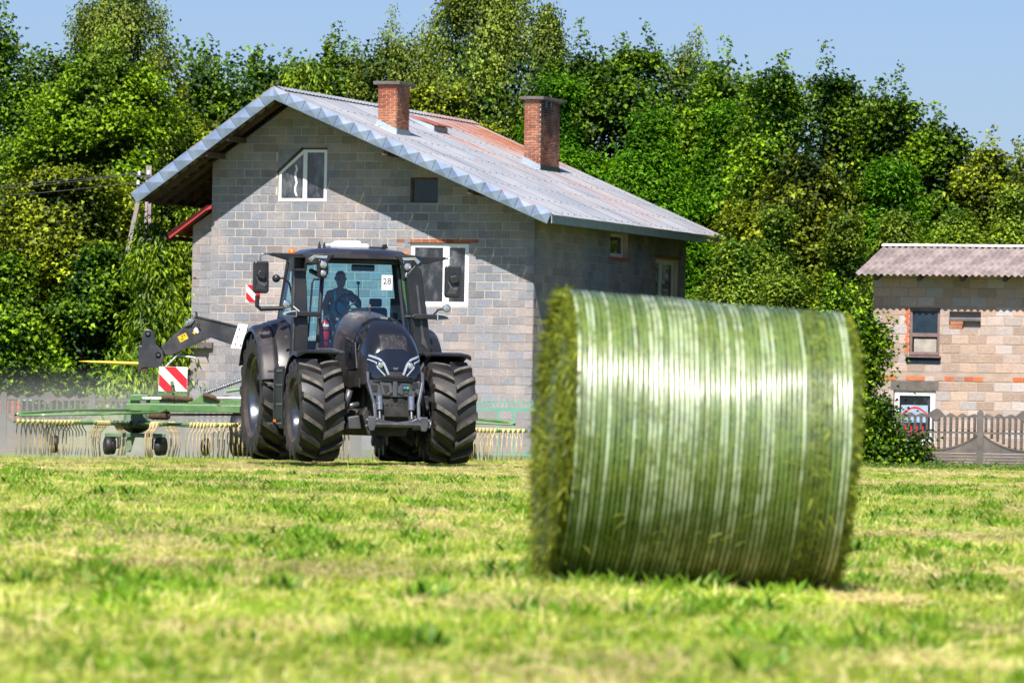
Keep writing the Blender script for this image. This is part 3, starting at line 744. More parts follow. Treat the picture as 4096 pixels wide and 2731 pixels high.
# ------------------------------------------------------------------ tractor
m_paint = pm('black_metallic_paint_mat', (.040, .037, .037), .36, .5, var=.25, scale=1.5, dust=.55, dustcol=(.17, .135, .11), coat=.35, spec=.6)  # beige dust, strengthened to stand in for a pale reflection on the hood
m_plast = pm('black_plastic_mat', (.016, .017, .020), .38, var=.2, scale=3, dust=.08)
m_blk = pm('dark_underbody_mat', (.012, .012, .013), .6, var=.3, scale=4, dust=.25)
m_grey = pm('dark_grey_metal_mat', (.10, .105, .115), .42, .55, var=.2, scale=5, dust=.25)
m_greyl = pm('light_grey_metal_mat', (.12, .125, .14), .32, .6, var=.15, scale=6, dust=.2)
m_chrome = pm('chrome_mat', (.42, .42, .42), .22, .85, var=.1)
m_gloss = pm('gloss_black_mat', (.008, .008, .01), .08, 0, var=.1, coat=.8, spec=.7)
m_rim = pm('dark_wheel_rim_mat', (.09, .10, .115), .22, .75, var=.15, scale=4, dust=.2)
m_tyre = pm('tyre_rubber_mat', (.014, .014, .015), .48, var=.25, scale=3, dust=.30, dustcol=(.10, .075, .06), bump=.15)
m_tyre_side = pm('dusty_tyre_wall_mat', (.030, .024, .021), .8, var=.3, scale=3, dust=.9, dustcol=(.095, .066, .052), bump=.3)
m_lug = pm('worn_lug_top_mat', (.085, .075, .065), .9, var=.35, scale=9, dust=.6, dustcol=(.20, .18, .145), bump=.6)
m_led = pm('white_light_strip_mat', (.36, .41, .46), .15, .2, var=.02)
m_lens = pm('lamp_lens_mat', (.62, .64, .64), .07, .75, var=.1)
m_orange = pm('amber_lens_mat', (.80, .17, .02), .2, var=.05, coat=.5)
m_redp = pm('red_paint_mat', (.78, .02, .02), .3, var=.05, coat=.4)
m_paper = pm('white_paper_mat', (.80, .82, .82), .7, var=.02)
m_wht = pm('white_plastic_mat', (.80, .80, .79), .35, var=.02)
m_yellow = pm('yellow_paint_mat', (.75, .48, .02), .35, var=.06)
m_seat = pm('seat_fabric_mat', (.035, .045, .055), .8, var=.1)
def glassmat(name, tint, refl=.9):
    N = NT(name); tr = N.n('ShaderNodeBsdfTransparent'); tr.inputs[0].default_value = (*tint, 1)
    gl = N.n('ShaderNodeBsdfGlossy'); gl.inputs['Roughness'].default_value = .03; gl.inputs[0].default_value = (refl, refl, refl, 1)
    fz = N.n('ShaderNodeFresnel'); fz.inputs[0].default_value = 1.75; ms = N.n('ShaderNodeMixShader')
    N.l(fz.outputs[0], ms.inputs[0]); N.l(tr.outputs[0], ms.inputs[1]); N.l(gl.outputs[0], ms.inputs[2]); N.l(ms.outputs[0], N.out.inputs[0]); return N.m
m_glass = glassmat('tinted_cab_glass_mat', (.58, .86, .93))
def text_obj(txt, parent, loc, size, mat, rot=(PI/2, 0, 0), name='lettering', ext=.0008):
    c = bpy.data.curves.new(name, 'FONT'); c.body = txt; c.size = size; c.align_x = 'CENTER'; c.align_y = 'CENTER'; c.extrude = ext
    tmp = bpy.data.objects.new(name, c); COL.objects.link(tmp); dg = bpy.context.evaluated_depsgraph_get(); me = bpy.data.meshes.new_from_object(tmp.evaluated_get(dg)); bpy.data.objects.remove(tmp); me.materials.clear(); me.materials.append(mat); return obj(name, me, parent, loc, rot)
def wheel_meshes(R, W, rr, n_lug, out):
    """meshes for one wheel, axis x, outer side = out (+1/-1)"""
    h = W/2
    prof = [(-h*.80, rr), (-h*.97, rr+.05), (-h*1.0, (rr+R)/2-.02), (-h*.99, R-.16), (-h*.95, R-.09), (-h*.72, R-.072), (0, R-.066), (h*.72, R-.072), (h*.95, R-.09), (h*.99, R-.16), (h*1.0, (rr+R)/2-.02), (h*.97, rr+.05), (h*.80, rr)]
    mats = [2, 2, 2, 2, 0, 0, 0, 0, 2, 2, 2, 2]
    b = MB(); rings = []; n = 72
    for (a, r) in prof: rings.append([b.pt((a, -r*math.cos(2*PI*i/n), r*math.sin(2*PI*i/n))) for i in range(n)])
    for k in range(len(rings)-1):
        for i in range(n): b.face((rings[k][i], rings[k][(i+1) % n], rings[k+1][(i+1) % n], rings[k+1][i]), mats[k])
    # shallow raised bar on the wall
    T = [0, .18, .38, .6, .8, .93, 1.0, 1.03]
    for s in (-1, 1):
        for j in range(n_lug):
            th0 = 2*PI*(j + (.5 if s > 0 else 0))/n_lug; secs = []
            for t in T:
                w_ = s*(.012 + min(t, 1.0)*(h-.014)); rise = .205*(t**.9)*(R/.8)**.5/R*(W/.64)
                rt = R - .022*(abs(w_)/h)**2.2; base = R - .085
                if t >= 1.0: rt = R-.055 if t == 1.0 else R-.20; base = R-.22
                if t > 1.0: w_ = s*(h*1.005)
                if t == 1.0: base = R-.10
                tw = .031 + .013*t; bw = tw + .030; th = th0 + rise
                sl = -.35*s*0
                def P(off, r):
                    a = th + off/R; return (w_, -r*math.cos(a), r*math.sin(a))
                secs.append([P(-bw, base), P(-tw, rt), P(tw, rt), P(bw, base)])
            ids = [[b.pt(p) for p in q] for q in secs]
            for k in range(len(ids)-1):
                a_, c_ = ids[k], ids[k+1]
                for i, mm in ((0, 0), (1, 1 if k < 5 else 0), (2, 0)): b.face((a_[i], a_[i+1], c_[i+1], c_[i]), mm)
            b.face(ids[0][::-1], 0); b.face(ids[-1], 0)
    import bmesh
    tyre = b.mesh('tyre', [m_tyre, m_lug, m_tyre_side], True); bm = bmesh.new(); bm.from_mesh(tyre); bmesh.ops.recalc_face_normals(bm, faces=bm.faces); bm.to_mesh(tyre); bm.free()
    tyre.set_sharp_from_angle(angle=math.radians(32))
    o = out; rp = [(-h*.80*o, rr+.005), (-h*.80*o, rr-.035), (-h*.3*o, rr-.06), (h*.06*o, rr-.085), (h*.50*o, rr-.062), (h*.74*o, rr-.045), (h*.80*o, rr-.03), (h*.83*o, rr-.005), (h*.82*o, rr+.012)]
    rim = MB(); rim.lathe(rp[::1], 56)
    rim.f = [f for f in rim.f if len(f) == 4]; rim.mi = rim.mi[:len(rim.f)]
    dp = [(-h*.02*o, rr-.075), (h*.06*o, rr-.075), (h*.16*o, rr*.62), (h*.13*o, rr*.42), (h*.20*o, rr*.36), (h*.24*o, .0001)]
    rim.lathe(dp, 56)
    rim_me = rim.mesh('rim', m_rim, True); rim_me.set_sharp_from_angle(angle=math.radians(40))
    hub = MB(); hub.lathe([(h*.18*o, .15), (h*.52*o, .14), (h*.55*o, .11), (h*.58*o, .0001)], 24)
    for k in range(10):
        a = 2*PI*k/10; hub.tube([(h*.15*o, -.2*math.cos(a), .2*math.sin(a)), (h*.27*o, -.2*math.cos(a), .2*math.sin(a))], .018, 6)
    return tyre, rim_me, hub.mesh('hub', m_blk, False)
def put_wheel(parent, meshes, x, y, z, rz=0.0, rx=0.0):
    wq = part('wheel', parent, (x, y, z), (rx, 0, rz))
    for nm, me in zip(('tyre', 'rim', 'hub'), meshes): obj(nm, me, wq)
    return wq
def build_tractor():
    T = thing('tractor', 'black farm tractor with large lugged tyres driving towards the camera, paper number on its windscreen', 'tractor', (-2.032, 88.5, 0), math.radians(13.5))
    # wheels
    for s in (-1, 1):
        put_wheel(T, wheel_meshes(.805, .69, .455, 15, s), s*1.045, 0, .80, 0.0, .04+.09*s)
        put_wheel(T, wheel_meshes(1.03, .82, .63, 18, s), s*1.06, 3.02, 1.02, 0, .07+.05*s)
    # ---- chassis
    b = MB(); b.box(-.30, .30, -.7, 3.4, .55, 1.15).box(-.42, .42, 1.6, 3.5, .5, 1.5).box(-.36, .36, -.35, .5, .78, 1.3)
    b.prism([(-.30, .42), (.30, .42), (.40, .75), (.26, 1.0), (-.26, 1.0), (-.40, .75)], 'y', -.55, 2.6)
    b.build('chassis', m_blk, T, bevel=.02)
    b = MB(); b.tube([(-.78, 0, .78), (-.45, .02, .72), (.45, .02, .72), (.78, 0, .78)], [.14, .12, .12, .14], 12); b.tube([(-.75, 3.02, 1.02), (.75, 3.02, 1.02)], .19, 14)
    for s in (-1, 1): b.box(s*.66-.08, s*.66+.08, -.18, .18, .55, 1.05)
    b.build('axle', m_blk, T, bevel=.015)
    for s in (-1, 1):
        b = MB(); b.tube([(s*.62, -.28, .86), (s*.40, -.30, .90)], .045, 10).tube([(s*.70, -.25, .84), (s*.62, -.28, .86)], .06, 10); b.build('steering_cylinder', m_greyl, T, smooth=True)
        b = MB(); b.tube([(s*.56, -.34, 1.12), (s*.62, -.30, .80)], .052, 12, ).tube([(s*.62, -.30, .80), (s*.63, -.29, .70)], .03, 8); b.build('suspension_cylinder', m_grey, T, smooth=True)
        b = MB(); b.prism([(s*.40, .52), (s*.66, .52), (s*.60, .70), (s*.44, .73)], 'y', -.52, -.25); b.build('axle_bracket', m_grey, T, bevel=.012)
    # ---- hood
    SEC = [(-1.06, .24, 1.42, 1.26), (-1.02, .35, 1.58, 1.24), (-.96, .41, 1.74, 1.23), (-.88, .44, 1.87, 1.22), (-.76, .455, 1.98, 1.21), (-.58, .465, 2.09, 1.20), (-.36, .475, 2.18, 1.18), (0, .482, 2.25, 1.15), (.5, .485, 2.30, 1.15), (1.0, .495, 2.355, 1.2), (1.55, .50, 2.385, 1.3)]
    def ring(y, hw, zt, zb, n=26, e=3.0, ta=0.0, tb=1.0, off=0.0):
        out = []
        for i in range(n+1):
            a = PI*(1-(ta+(tb-ta)*i/n)); c, s_ = math.cos(a), math.sin(a)
            out.append(((hw+off)*math.copysign(abs(c)**(2/e), c), y - off*1.2, zb + (zt-zb+off)*abs(s_)**(2/e)))
        return out
    MB().loft([ring(*q) for q in SEC]).build('hood', m_paint, T, auto=30)
    def hy(x, z):    # front surface of the hood at (x,z)
        x = abs(x); lo, hi = -1.06, 1.5
        def inside(y):
            for (a, b_) in zip(SEC[:-1], SEC[1:]):
                if a[0] <= y <= b_[0]:
                    t = (y-a[0])/(b_[0]-a[0]); hw = a[1]+(b_[1]-a[1])*t; zt = a[2]+(b_[2]-a[2])*t; zb = a[3]+(b_[3]-a[3])*t
                    return x < hw and zb < z < zb + (zt-zb)*max(1-(x/hw)**3, 0)**(1/3)
            return False
        y = lo
        while y < hi and not inside(y): y += .005
        return y
    # dark centre visor (upper front), own grid
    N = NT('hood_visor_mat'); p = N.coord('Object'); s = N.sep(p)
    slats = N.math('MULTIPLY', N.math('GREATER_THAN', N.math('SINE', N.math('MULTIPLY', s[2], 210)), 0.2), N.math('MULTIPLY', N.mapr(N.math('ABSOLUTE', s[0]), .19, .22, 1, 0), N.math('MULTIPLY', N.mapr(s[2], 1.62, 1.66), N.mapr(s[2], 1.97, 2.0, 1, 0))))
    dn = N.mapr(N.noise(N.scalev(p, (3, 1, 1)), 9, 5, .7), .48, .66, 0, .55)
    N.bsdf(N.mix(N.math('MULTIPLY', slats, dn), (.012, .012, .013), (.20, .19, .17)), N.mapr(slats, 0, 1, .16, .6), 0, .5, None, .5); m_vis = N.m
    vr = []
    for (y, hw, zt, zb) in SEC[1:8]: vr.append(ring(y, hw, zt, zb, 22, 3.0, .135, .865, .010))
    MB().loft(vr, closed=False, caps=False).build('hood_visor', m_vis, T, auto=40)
    # nose light band (gloss black) and LED strips
    vr = [ring(y, hw, zt, zb, 26, 3.0, .03, .97, .016) for (y, hw, zt, zb) in SEC[0:3]]
    MB().loft(vr, closed=False, caps=False).build('nose_mask', m_gloss, T, auto=40)
    def strip(pts, w_, name, mat, parent=T, off=.022):
        q = MB(); rings = []
        for k, (x, z) in enumerate(pts):
            a = Vector(pts[max(k-1, 0)]); c = Vector(pts[min(k+1, len(pts)-1)]); d = (c-a).normalized(); nn = Vector((-d.y, d.x))*w_/2
            y = hy(x, z) - off
            rings.append([(x-nn.x, y, z-nn.y), (x+nn.x, y, z+nn.y), (x+nn.x, y+.03, z+nn.y), (x-nn.x, y+.03, z-nn.y)])
        return q.loft(rings).build(name, mat, parent)
    def dense(pts, n=5):
        o = []
        for a, b_ in zip(pts[:-1], pts[1:]): o += [(a[0]+(b_[0]-a[0])*k/n, a[1]+(b_[1]-a[1])*k/n) for k in range(n)]
        return o + [pts[-1]]
    for s in (-1, 1):
        hl = part('headlight', T)
        strip(dense([(s*.395, 1.655), (s*.25, 1.60), (s*.185, 1.53), (s*.115, 1.36)]), .032, 'light_strip', m_led, hl, .052)
        strip(dense([(s*.42, 1.60), (s*.30, 1.545), (s*.285, 1.47), (s*.17, 1.345)]), .020, 'light_strip', m_led, hl, .052)
        y = hy(.235, 1.505)-.035
        MB().lathe([(y+.03, .055), (y-.005, .05), (y-.012, .035), (y-.02, .0001)], 20, 'y', (s*.235, 0, 1.505)).build('lens', m_lens, hl, smooth=True)
        MB().lathe([(y+.03, .066), (y-.008, .066), (y-.008, .05)], 20, 'y', (s*.235, 0, 1.505)).build('lens_ring', m_gloss, hl, smooth=True)
        # side body panel with vent
        q = MB(); q.prism([(-.30, 1.86), (.42, 1.95), (.50, 1.75), (.2, 1.42), (-.45, 1.45)], 'x', s*.462, s*.486); q.build('side_panel', m_plast, T, bevel=.01)
        q = MB(); q.prism([(-.12, 1.80), (.12, 1.84), (.08, 1.62), (-.05, 1.60)], 'x', s*.485, s*.496); q.build('side_vent', m_gloss, T, bevel=.01)
        q = MB(); q.prism([(-.62, 1.30), (.3, 1.22), (.7, 1.6), (.2, 1.18), (-.6, 1.16)], 'x', s*.43, s*.47); q.build('lower_side_trim', m_grey, T, bevel=.008)
    strip(dense([(-.26, 1.34), (0, 1.325), (.26, 1.34)], 6), .03, 'nose_lip', m_gloss, T, .05)
    vt = MB()
    yv = min(hy(0, 1.6), hy(0, 1.42)) - .03
    for s in (-1, 1):
        rings = []
        for (x, z) in ((s*.085, 1.60), (s*.018, 1.45)):
            y = hy(x, z)-.026; rings.append([(x-s*.028, y, z), (x+s*.012, y, z), (x+s*.012, y+.02, z), (x-s*.028, y+.02, z)])
        vt.loft(rings)
    vt.box(-.024, .024, hy(0, 1.45)-.03, hy(0, 1.45), 1.435, 1.458)
    vt.build('emblem', m_grey, T)
    cl = MB(); cl.tube([(-.0, .9, 2.33), (-.02, .85, 2.44)], .018, 8).lathe([(.83, .03), (.86, .03)], 12, 'y', (-.03, 0, 2.45)); cl.build('front_camera', m_chrome, T)
    # ---- front linkage
    b = MB(); y = -1.02
    b.prism([(-.42, 1.27), (.40, 1.27), (.44, 1.20), (.40, 1.06), (.30, 1.02), (-.28, 1.02), (-.38, 1.05), (-.43, 1.2)], 'y', y, y+.12)
    b.prism([(-.24, 1.25), (-.06, 1.25), (-.02, 1.1), (-.1, 1.04), (-.2, 1.05)], 'y', y-.03, y); b.prism([(.10, 1.25), (.25, 1.22), (.27, 1.06), (.18, 1.03), (.04, 1.08)], 'y', y-.03, y)
    b.box(-.035, .035, y-.05, y, 1.02, 1.28)
    b.build('linkage_plate', m_greyl, T, bevel=.012)
    d = MB(); d.box(-.37, -.27, y-.012, y-.001, 1.10, 1.20).prism([(-.19, 1.20), (-.1, 1.20), (-.09, 1.12), (-.15, 1.07)], 'y', y-.04, y-.031).box(.12, .22, y-.045, y-.031, 1.08, 1.20).box(-.30, .30, y+.02, y+.12, .72, 1.0); d.build('linkage_recess', m_blk, T)
    c = pm('blue_cap_mat', (.02, .25, .7), .3); g = pm('green_cap_mat', (.05, .45, .12), .3)
    MB().lathe([(y-.07, .018), (y-.045, .018)], 10, 'y', (.145, 0, 1.165)).build('coupling_cap', c, T); MB().lathe([(y-.07, .018), (y-.045, .018)], 10, 'y', (.195, 0, 1.165)).build('coupling_cap', g, T)
    MB().box(.27, .37, y-.02, y-.001, 1.14, 1.25).build('socket_cover', m_plast, T, bevel=.008)
    MB().lathe([(y-.09, .035), (y-.02, .05)], 14, 'y', (.36, 0, 1.10)).build('knob', m_grey, T)
    for s in (-1, 1):
        q = MB(); pts = [(s*.43, -1.02, 1.40), (s*.43, -1.06, 1.25), (s*.35, -1.16, .92), (s*.34, -1.24, .70), (s*.36, -1.28, .60)]
        q.loft([[(x-.022, yy-.04, z), (x+.022, yy-.04, z), (x+.022, yy+.05, z), (x-.022, yy+.05, z)] for (x, yy, z) in pts]); q.build('lift_arm', m_greyl, T, bevel=.008)
        q = MB(); q.tube([(s*.25, -1.08, 1.03), (s*.25, -1.12, .82)], .052, 16); q.build('lift_cylinder', m_chrome, T, smooth=False, auto=40)
        q = MB(); q.tube([(s*.25, -1.12, .82), (s*.25, -1.17, .68)], .022, 10).box(s*.25-.05, s*.25-.025, -1.24, -1.12, .58, .74).box(s*.25+.025, s*.25+.05, -1.24, -1.12, .58, .74); q.build('clevis', m_grey, T)
        q = MB(); q.prism([(s*.41-.06, .72), (s*.41+.05, .72), (s*.41+.065, .60), (s*.41+.03, .50), (s*.41-.04, .50), (s*.41-.07, .58)], 'y', -1.36, -1.22); q.build('hook_end', m_grey, T, bevel=.012)
        q = MB(); q.tube([(s*.46, -1.3, .66), (s*.50, -1.3, .66)], .03, 8).tube([(s*.46, -1.3, .57), (s*.51, -1.3, .57)], .025, 8); q.build('pin', m_grey, T)
    b = MB(); b.prism([(-.40, .66), (-.30, .70), (-.22, .66), (0, .635), (.22, .66), (.30, .70), (.40, .66), (.40, .555), (-.40, .555)], 'y', -1.31, -1.2); b.tube([(-.38, -1.32, .60), (.38, -1.32, .60)], .03, 10); b.build('cross_bar', m_greyl, T, bevel=.012)
    hz = MB(); rr = random.Random(3)
    for k in range(6):
        xa = rr.uniform(-.2, .2); hz.tube([(xa, -.95, 1.02), (xa+rr.uniform(-.08, .08), -1.0, .9), (xa+rr.uniform(-.15, .15), -.95, .75)], .01, 6)
    hz.build('hydraulic_hose', m_plast, T)
    # ---- front fenders
    for s in (-1, 1):
        rings = []
        for k in range(15):
            a = math.radians(74 + k*6.6); r = .915; xi, xo = s*.66, s*1.38
            flat = 1.0
            ring_ = []
            for (x, dr) in ((xi, -.03), (xi, .0), (s*.75, .022), (s*1.25, .02), (xo, -.005), (xo+s*.01, -.07), (xo-s*.02, -.065), (s*1.25, -.005), (s*.75, -.003)):
                ring_.append((x, -(r+dr)*math.cos(a)*1.0, .80 + (r+dr)*math.sin(a)))
            rings.append(ring_)
        MB().loft(rings).build('front_fender', m_plast, T, auto=35)
        MB().tube([(s*.70, .1, 1.1), (s*.66, .12, 1.45), (s*.80, .1, 1.70)], .035, 8).build('fender_bracket', m_grey, T)
    # ---- rear fenders: stepped shell flowing into the cab
    for s in (-1, 1):
        rings = []
        prof = [(1.50, 1.03), (1.49, 1.085), (1.44, 1.12), (1.30, 1.15), (1.27, 1.175), (1.24, 1.15), (1.22, 1.19), (1.06, 1.23), (1.02, 1.26), (.90, 1.30), (.80, 1.30), (.80, 1.12), (1.3, 1.09)]
        for k in range(22):
            a = math.radians(14 + k*6.6)
            sh = 1.0 - .06*max(0, math.cos(a))
            rings.append([(s*x, 3.02 - r*sh*math.cos(a), 1.02 + r*sh*math.sin(a)) for (x, r) in prof])
        MB().loft(rings).build('rear_fender', m_paint, T, auto=28)
        q = MB(); q.lathe([(0, .03), (.02, .03)], 10, 'y', (s*1.13, 1.93, 1.95)); q.build('bolt', m_chrome, T)
        q = MB(); q.box(s*.97-.05, s*.97+.05, 1.92, 1.97, 1.72, 1.80); q.build('side_light', m_lens, T, bevel=.01)
        # steps / tank
        q = MB(); q.box(min(s*1.02, s*1.34), max(s*1.02, s*1.34), .98, 1.75, .62, 1.48).box(min(s*1.0, s*1.3), max(s*1.0, s*1.3), 1.0, 1.6, .50, .66); q.build('fuel_tank', m_plast, T, bevel=.035)
        st = part('boarding_steps', T)
        for z in (.56, .86, 1.16, 1.38): MB().box(min(s*1.33, s*1.49), max(s*1.33, s*1.49), 1.02, 1.55, z, z+.035).build('step', m_grey, st, bevel=.008)
        MB().box(min(s*1.46, s*1.49), max(s*1.46, s*1.49), 1.0, 1.04, .52, 1.44).build('side_plate', m_plast, st); MB().box(min(s*1.33, s*1.36), max(s*1.33, s*1.36), .985, 1.04, .52, 1.44).build('side_plate', m_plast, st)
        for xx in (1.27, 1.475): MB().lathe([(.965, .022), (.98, .025)], 12, 'y', (s*xx, 0, .62)).build('amber_reflector', m_orange, T)
    # ---- cab
    y0b, y0t = 1.42, 1.68
    cab = part('cab', T)
    b = MB(); b.box(-.92, .92, 1.45, 3.2, 1.35, 1.50).prism([(-.72, 1.3), (.72, 1.3), (.74, 1.78), (-.74, 1.78)], 'y', 1.36, 1.46); b.box(-1.0, 1.0, 2.0, 3.25, 1.5, 1.9); b.build('cab_floor', m_plast, cab, bevel=.02)
    def pillar(a, c, r, nm='pillar', m=m_plast): return MB().tube([a, c], r, 8).build(nm, m, cab)
    for s in (-1, 1):
        pillar((s*.725, y0b, 1.74), (s*.60, y0t, 3.22), .035); pillar((s*.99, 1.75, 1.55), (s*.84, 1.9, 3.22), .032); pillar((s*1.03, 3.2, 1.9), (s*.86, 3.12, 3.22), .05)
        q = MB(); q.loft([[(s*1.02, 1.78, 1.55), (s*1.06, 3.15, 2.0)], [(s*.86, 1.93, 3.18), (s*.88, 3.08, 3.18)]], closed=False, caps=False); q.build('side_glass', m_glass, cab)
        q = MB(); q.loft([[(s*.735, y0b+.02, 1.78), (s*.985, 1.74, 1.6)], [(s*.61, y0t, 3.18), (s*.835, 1.9, 3.18)]], closed=False, caps=False); q.build('corner_glass', m_glass, cab)
    ws = []
    for k in range(9):
        t = k/8; hw = .72 + (.595-.72)*t; yb = y0b + (y0t-y0b)*t; z = 1.74 + (3.20-1.74)*t
        ws.append([(hw*(i/5-1), yb - .10*(1-((i/5-1))**2), z) for i in range(11)])
    MB().loft(ws, closed=False, caps=False).build('windscreen', m_glass, cab, smooth=True)
    MB().loft([[(-.98, 3.22, 2.0), (.98, 3.22, 2.0)], [(-.86, 3.14, 3.2), (.86, 3.14, 3.2)]], closed=False, caps=False).build('rear_glass', m_glass, cab)
    # roof
    def rr_(y, hw, z, t, e): return [(-hw, y, z), (-hw*.97, y, z+t*.55), (-hw*.80, y, z+t*.85), (-hw*.4, y, z+t), (hw*.4, y, z+t), (hw*.80, y, z+t*.85), (hw*.97, y, z+t*.55), (hw, y, z)]
    MB().loft([rr_(1.36, .56, 3.205, .03, 0), rr_(1.42, .66, 3.19, .09, 0), rr_(1.6, .84, 3.18, .16, 0), rr_(2.1, .92, 3.17, .22, 0), rr_(2.9, .92, 3.17, .22, 0), rr_(3.3, .88, 3.17, .14, 0)]).build('roof', m_paint, cab, auto=25)
    MB().box(-.58, .58, 1.44, 1.56, 3.12, 3.195).build('roof_visor', m_blk, cab, bevel=.02)
    for s in (-1, 1):
        q = MB(); q.loft([[(s*.50, 1.34, 3.26), (s*.60, 1.34, 3.12), (s*.60, 1.5, 3.12), (s*.50, 1.5, 3.27)], [(s*.78, 1.36, 3.27), (s*.84, 1.36, 3.10), (s*.84, 1.6, 3.08), (s*.80, 1.6, 3.29)], [(s*.92, 1.44, 3.26), (s*.95, 1.44, 3.12), (s*.95, 1.75, 3.10), (s*.93, 1.75, 3.28)]])
        q.build('corner_pod', m_plast, cab, bevel=.01)
        q = MB(); q.loft([[(s*.60, 1.335, 3.235), (s*.62, 1.335, 3.19)], [(s*.82, 1.352, 3.245), (s*.80, 1.352, 3.20)], [(s*.91, 1.405, 3.18), (s*.86, 1.37, 3.13)]], closed=False, caps=False); q.build('light_bar', m_lens, cab)
        wl = part('work_light', cab)
        q = MB(); q.prism([(s*.68-.075, 3.17), (s*.68+.075, 3.17), (s*.68+.085, 3.05), (s*.68+.06, 2.88), (s*.68-.06, 2.88), (s*.68-.085, 3.05)], 'y', 1.30, 1.42); q.build('lamp_housing', m_plast, wl, bevel=.015)
        for (z, r) in ((3.09, .062), (2.955, .05)):
            MB().lathe([(1.30, r), (1.285, r), (1.275, r*.8), (1.27, .0001)], 20, 'y', (s*.68, 0, z)).build('lens', m_lens, wl, smooth=True)
            MB().lathe([(1.30, r+.01), (1.278, r+.01), (1.278, r)], 20, 'y', (s*.68, 0, z)).build('lens_ring', m_gloss, wl)
        MB().tube([(s*.66, 1.40, 2.90), (s*.80, 1.7, 3.0)], .04, 6).build('lamp_bracket', m_plast, cab)
        # mirror arm and mirror
        mi = part('mirror', T)
        q = MB(); q.prism([(s*.90, 3.16), (s*.90, 3.275), (s*1.42, 3.275), (s*1.43, 3.235), (s*1.30, 3.205), (s*1.12, 3.155)], 'y', 1.86, 1.96); q.build('mirror_arm', m_plast, mi, bevel=.012)
        q = MB(); q.tube([(s*1.42, 1.9, 3.255), (s*1.53, 1.9, 3.255), (s*1.565, 1.9, 3.24), (s*1.575, 1.9, 3.2), (s*1.575, 1.9, 3.0)], .014, 8); q.build('mirror_tube', m_chrome, mi, smooth=True)
        x0, x1 = (s*1.555-.125, s*1.555+.125)
        q = MB(); q.prism([(x0+.02, 2.63), (x1-.02, 2.63), (x1, 2.68), (x1+.01*s, 3.11), (x1-.02, 3.14), (x0+.02, 3.14), (x0, 3.10), (x0, 2.68)], 'y', 1.86, 1.98); q.build('mirror_housing', m_plast, mi, bevel=.025)
        q = MB(); q.prism([(s*1.50, 2.97), (s*1.60, 2.99), (s*1.64, 2.93), (s*1.62, 2.87), (s*1.52, 2.84), (s*1.49, 2.9)], 'y', 1.80, 1.87); q.build('mirror_mount', m_plast, mi, bevel=.015)
        q = MB(); q.loft([[(s*1.555-.10, 1.855, 2.9), (s*1.555+.09, 1.855, 2.8)], [(s*1.555-.06, 1.84, 2.80), (s*1.555+.05, 1.84, 2.73)], [(s*1.555-.10, 1.855, 2.68), (s*1.555+.09, 1.855, 2.70)]], closed=False, caps=False); q.build('mirror_facet', m_grey, mi)
        # beacon
        MB().lathe([(3.26, .06), (3.31, .062), (3.36, .045), (3.375, .0001)], 18, 'z', (s*.93, 2.6, 0)).build('beacon', m_orange, T, smooth=True)
        # front marker arm with indicator and lamp
        ind = part('marker_light', T)
        q = MB(); q.box(min(s*.76, s*1.14), max(s*.76, s*1.14), 1.10, 1.17, 2.265, 2.345); q.build('marker_arm', m_plast, ind, bevel=.012)
        q = MB(); q.prism([(s*1.13, 2.25), (s*1.13, 2.36), (s*1.24, 2.345), (s*1.345, 2.315), (s*1.34, 2.275)], 'y', 1.09, 1.18); q.build('indicator_surround', m_led, ind, bevel=.008)
        q = MB(); q.prism([(s*1.145, 2.272), (s*1.145, 2.34), (s*1.23, 2.33), (s*1.305, 2.305), (s*1.305, 2.288)], 'y', 1.082, 1.1); q.build('indicator_lens', m_plast, ind)
        q = MB(); q.tube([(s*.70, 1.42, 2.3), (s*.78, 1.14, 2.3)], .03, 6).tube([(s*1.08, 1.14, 2.34), (s*1.17, 1.2, 2.42), (s*1.27, 1.2, 2.44)], .015, 6); q.build('lamp_bracket', m_plast, ind)
        MB().lathe([(1.18, .04), (1.15, .058), (1.14, .058), (1.135, .05), (1.13, .0001)], 18, 'y', (s*1.29, 0, 2.45)).build('round_lamp', m_lens, ind, smooth=True)
        MB().lathe([(1.19, .045), (1.138, .066), (1.138, .056)], 18, 'y', (s*1.29, 0, 2.45)).build('lamp_housing', m_plast, ind, smooth=True)
        # handrail
        MB().tube([(s*.70, 1.5, 2.86), (s*.79, 1.47, 2.86), (s*.82, 1.45, 2.80), (s*.88, 1.40, 1.95)], .016, 8).build('grab_rail', m_plast, T)
    # exhaust shroud on the machine's left (image right), and straight intake duct on the other side
    q = MB(); front = [(.80, 1.70), (1.06, 1.70), (1.05, 1.95), (.885, 3.06), (.775, 3.12), (.655, 2.98), (.665, 2.85), (.755, 2.1)]
    back = [(x*.985+.01, z) for (x, z) in front]
    A = [(x, 1.20, z) for (x, z) in front]; B_ = [(x+.02, 1.52, z-.03) for (x, z) in front]; q.loft([A, B_]); q.build('exhaust_shroud', m_plast, T, bevel=.02)
    MB().loft([[(.80, 1.195, 2.80), (.83, 1.195, 2.80)], [(.90, 1.180, 2.0), (.94, 1.180, 2.0)], [(.905, 1.185, 1.88), (1.02, 1.19, 1.78)]], closed=False, caps=False).build('shroud_crease', m_grey, T)
    MB().tube([(.86, 1.35, 1.2), (.88, 1.35, 1.72)], .09, 12).build('exhaust_pipe', m_blk, T)
    q = MB(); q.loft([[(-.90, 1.22, 1.35), (-1.17, 1.22, 1.35), (-1.17, 1.5, 1.35), (-.90, 1.5, 1.35)], [(-.92, 1.20, 2.1), (-1.15, 1.20, 2.1), (-1.15, 1.48, 2.1), (-.92, 1.48, 2.1)], [(-.96, 1.26, 3.02), (-1.15, 1.26, 3.02), (-1.15, 1.5, 3.02), (-.96, 1.5, 3.02)]])
    q.build('intake_duct', m_plast, T, bevel=.018)
